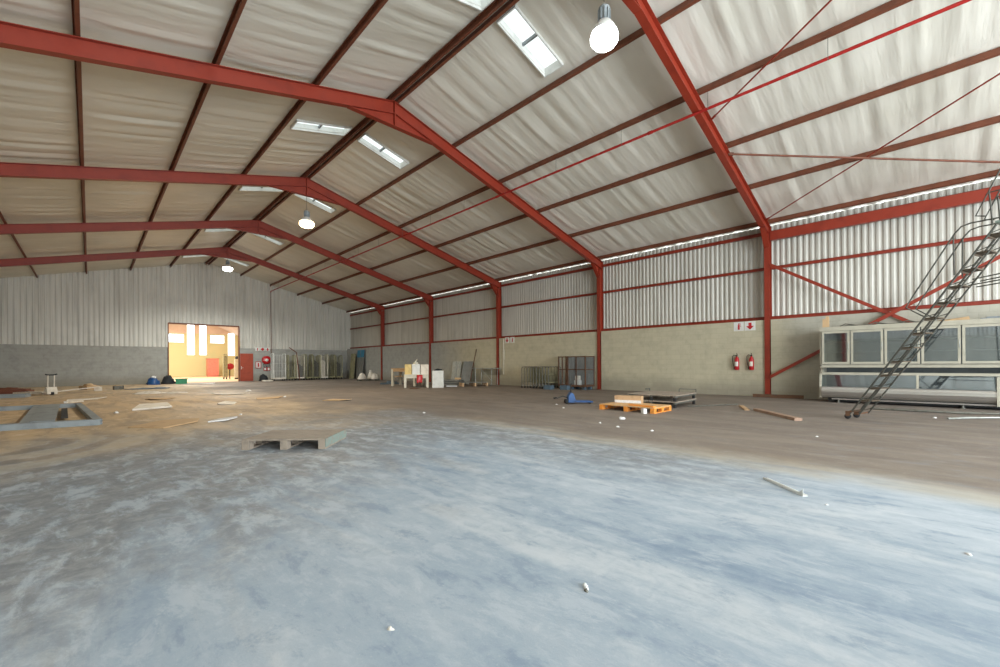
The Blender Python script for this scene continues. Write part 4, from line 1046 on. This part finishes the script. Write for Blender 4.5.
# ================================================================== IN THE ANNEX
m = MB(); m.box(-.55, .55, -.5, .5, .1, 2.1); m.box(-.6, .6, -.55, .55, 2.1, 2.16); m.box(-.5, .5, -.45, .45, 0, .1); floor_thing(m, 'red_cabinet', pm('faded red enamel', (.62, .20, .15), .5), (10.5, 60.0, 0), 0, 'pale red cabinet inside the annex', 'cabinet')
t = thing('hand_trolley', 'yellow green upright trolley inside the annex beside the red cabinet', 'trolley', (9.1, 46.3, 0))
MB().box(-.16, .16, -.2, .2, .21, 2.2).build('body', 'khaki', t)
for x in (-.11, .11): MB().lathe([(.01, -.04), (.1, -.04), (.1, .04), (.01, .04)], (x, 0, .1), 12, axis='x').build('wheel', 'black', t)
MB().tube([(-.12, -.15, 2.2), (-.12, -.2, 2.35), (.12, -.2, 2.35), (.12, -.15, 2.2)], .02, 6).build('handle', 'black', t)
t = thing('drum_reel', 'red round hose reel on a post inside the annex', 'hose reel', (9.56, 46.6, 0))
MB().lathe([(.05, -.12), (.3, -.12), (.3, -.08), (.14, -.07), (.14, .07), (.3, .08), (.3, .12), (.05, .12)], (0, 0, 1.2), 20, axis='y').build('drum', 'redfire', t)
MB().box(-.04, .04, .13, .2, 0, 1.5).build('post', 'black', t)
t = thing('slim_cabinet', 'tall cream cabinet with dark top at the right side of the far doorway', 'cabinet', (9.98, 45.9, 0))
m = MB(); m.box(-.2, .2, -.2, .2, .12, 1.9); m.box(-.16, .16, -.21, -.20, .2, .95); m.box(-.16, .16, -.21, -.20, 1.0, 1.85); m.build('body', 'offwhite', t, .02)
m = MB(); m.lathe([(.15, 1.9), (.15, 2.05), (.1, 2.15), (.02, 2.17)], n=14); m.build('cap', 'black', t)
MB().box(-.17, .17, -.17, .17, 0, .12).build('black_base', 'black', t)

# ================================================================== LITTER ON THE FLOOR
def litter(name, mat, x, y, s_, lab, cat='litter', h=.5, seed=0, two=None):
    s_ *= 1.0 if s_ < .03 else .75
    m = MB(); m.blob((0, 0, 0), s_, s_ * .65, s_ * h, seed, .35, 8, 4)
    if two: m.blob((s_ * 1.1, -s_ * .3, 0), s_ * .7, s_ * .5, s_ * h * .7, seed + 3, .4, 8, 4)
    return floor_thing(m, name, mat, (x, y, 0), seed, lab, cat)
o = litter('crumpled_paper', 'paper', 1.965, 1.335, .022, 'crumpled white paper on the near floor, lower middle', 'paper', .8, 1, True)
MB().blob((-.028, .01, 0), .016, .013, .012, 8, .3, 8, 4).build('dark_end', 'dgalv', o)['label'] = 'dark crumpled end'
o = litter('pale_pebble', 'sheetw', 1.01, 1.78, .016, 'small pale pebble on the near floor at the bottom of the picture', 'pebble', .7, 2)
bits = [(8.54, 4.81, .12, 'white wad on the floor just below the orange pallet'), (7.65, 4.82, .05, 'white speck of litter left below the orange pallet'), (7.41, 4.26, .05, 'white chip on the floor in the tan strip'),
        (7.4, 3.56, .05, 'white crumb on the brown lane below the orange pallet'), (9.55, 7.2, .06, 'white bit on the floor beside the blue pallet truck, lower one'), (10.2, 7.95, .05, 'white bit on the floor left of the blue pallet truck'),
        (13.32, -.11, .06, 'white litter on the floor before the freezer'), (6.17, 9.12, .07, 'white curl of paper on the floor in the middle of the hall'), (.5, 15.3, .12, 'white wad beside the end of the flat steel frame'),
        (5.6, 23.6, .18, 'pale wad with dark edge on the brown floor before the doorway'), (5.54, 17.9, .09, 'small white bit on the brown floor left of centre'), (2.75, 12.3, .07, 'white bit on the tan floor above the grey pallet'),
        (4.6, .62, .018, 'tiny white chip beside the white metal strip'), (4.05, -.18, .02, 'small white scrap on the near floor at the right'), (4.35, -.40, .018, 'tiny white scrap on the near floor farthest right'), (8.7, 1.3, .03, 'white fleck on the floor before the long plank')]
for i, (x, y, s_, lab) in enumerate(bits): litter('litter_scrap', 'paper', x, y, s_, lab, 'litter', .5, i)
m = MB(); m.box(-.06, .06, -.045, .045, 0, .12); floor_thing(m, 'white_tag', 'paper', (9.86, 4.95, 0), R(60), 'small white block leaning on the front of the orange pallet', 'block')

for i, (x, y, a, b_, mt, lab) in enumerate(((4.9, 17.6, .5, .3, 'card', 'flat tan scrap on the brown floor right of the white board'), (3.2, 16.2, .45, .25, 'sheetw', 'flat pale scrap on the brown floor between white board and doorway'),
        (4.4, 21.5, .7, .3, 'sheetw', 'larger flat pale scrap on the brown floor before the doorway'), (1.9, 20.4, .5, .35, 'card', 'curled tan scrap on the brown floor behind the white board'),
        (6.3, 14.6, .5, .25, 'card', 'flat tan scrap on the floor before the roll cages'), (-.1, 22.5, .6, .3, 'sheetw', 'pale flat scrap on the brown floor behind the flat steel frame'),
        )):
    slab('floor_scrap', mt, (x, y, 0), i * 1.3, [(-a, -b_), (a * .4, -b_ * 1.2), (a, b_ * .2), (a * .3, b_), (-a * .8, b_ * .7)], .018, lab, 'scrap', [0, .015, .05, .01, .02])

# ================================================================== LIGHT
w = bpy.data.worlds.new('World'); SC.world = w; w.use_nodes = True
bg = w.node_tree.nodes['Background']; bg.inputs[0].default_value = (.88, .95, 1.0, 1); bg.inputs[1].default_value = 3.2
def area(name, loc, rot, sx, sy, power, col, portal=False):
    l = bpy.data.lights.new(name, 'AREA'); l.shape = 'RECTANGLE'; l.size = sx; l.size_y = sy; l.energy = power; l.color = col
    if portal: l.cycles.is_portal = True
    o = bpy.data.objects.new(name, l); COL.objects.link(o); o.location = loc; o.rotation_euler = rot; return o
# daylight through the wide door behind the camera
area('door_daylight', ((NX0 + NX1) / 2, YB - .3, NZ / 2), (R(90), 0, 0), NX1 - NX0, NZ, 2600, (.86, .94, 1.0))
# unseen fill lamp added to brighten the annex
area('annex_fill', (5.5, 50, 7.0), (0, 0, 0), 8, 14, 2500, (1.0, .93, .80))
for y, z, e, c in ((Y0, 6.8, 500, (.95, 1, .98)), (Y0 + 2 * D, 6.9, 1250, (1, .90, .72)), (Y0 + 4 * D, 7.0, 1500, (.97, 1, .95))):
    l = bpy.data.lights.new('lamp_light', 'SPOT'); l.energy = e; l.color = c; l.shadow_soft_size = .25; l.spot_size = R(165); l.spot_blend = .6
    o = bpy.data.objects.new('lamp_light', l); COL.objects.link(o); o.location = (XA, y, z)

# ================================================================== CAMERA
cam = bpy.data.cameras.new('camera'); co = bpy.data.objects.new('camera', cam); COL.objects.link(co)
yaw, roll = R(44.41), R(-.3715)
fw = Vector((math.sin(yaw), math.cos(yaw), 0)); r0 = Vector((math.cos(yaw), -math.sin(yaw), 0)); u0 = Vector((0, 0, 1))
rv = r0 * math.cos(roll) + u0 * math.sin(roll); uv = u0 * math.cos(roll) - r0 * math.sin(roll)
mw = Matrix((rv, uv, -fw)).transposed().to_4x4(); mw.translation = (0, 0, 1.25)
co.matrix_world = mw
cam.sensor_width = 36; cam.lens = 418.55 / 1000 * 36; cam.shift_y = (364.196 - 333.5) / 1000
cam.clip_start = .05; cam.clip_end = 300
SC.camera = co
SC.view_settings.view_transform = 'Standard'; SC.view_settings.look = 'None'; SC.view_settings.gamma = 1; SC.view_settings.use_curve_mapping = False
SC.view_settings.exposure = 0.34
SC.cycles.use_denoising = True
SC.cycles.max_bounces = 10; SC.cycles.diffuse_bounces = 6; SC.cycles.transparent_max_bounces = 12
SC.cycles.sample_clamp_indirect = 8
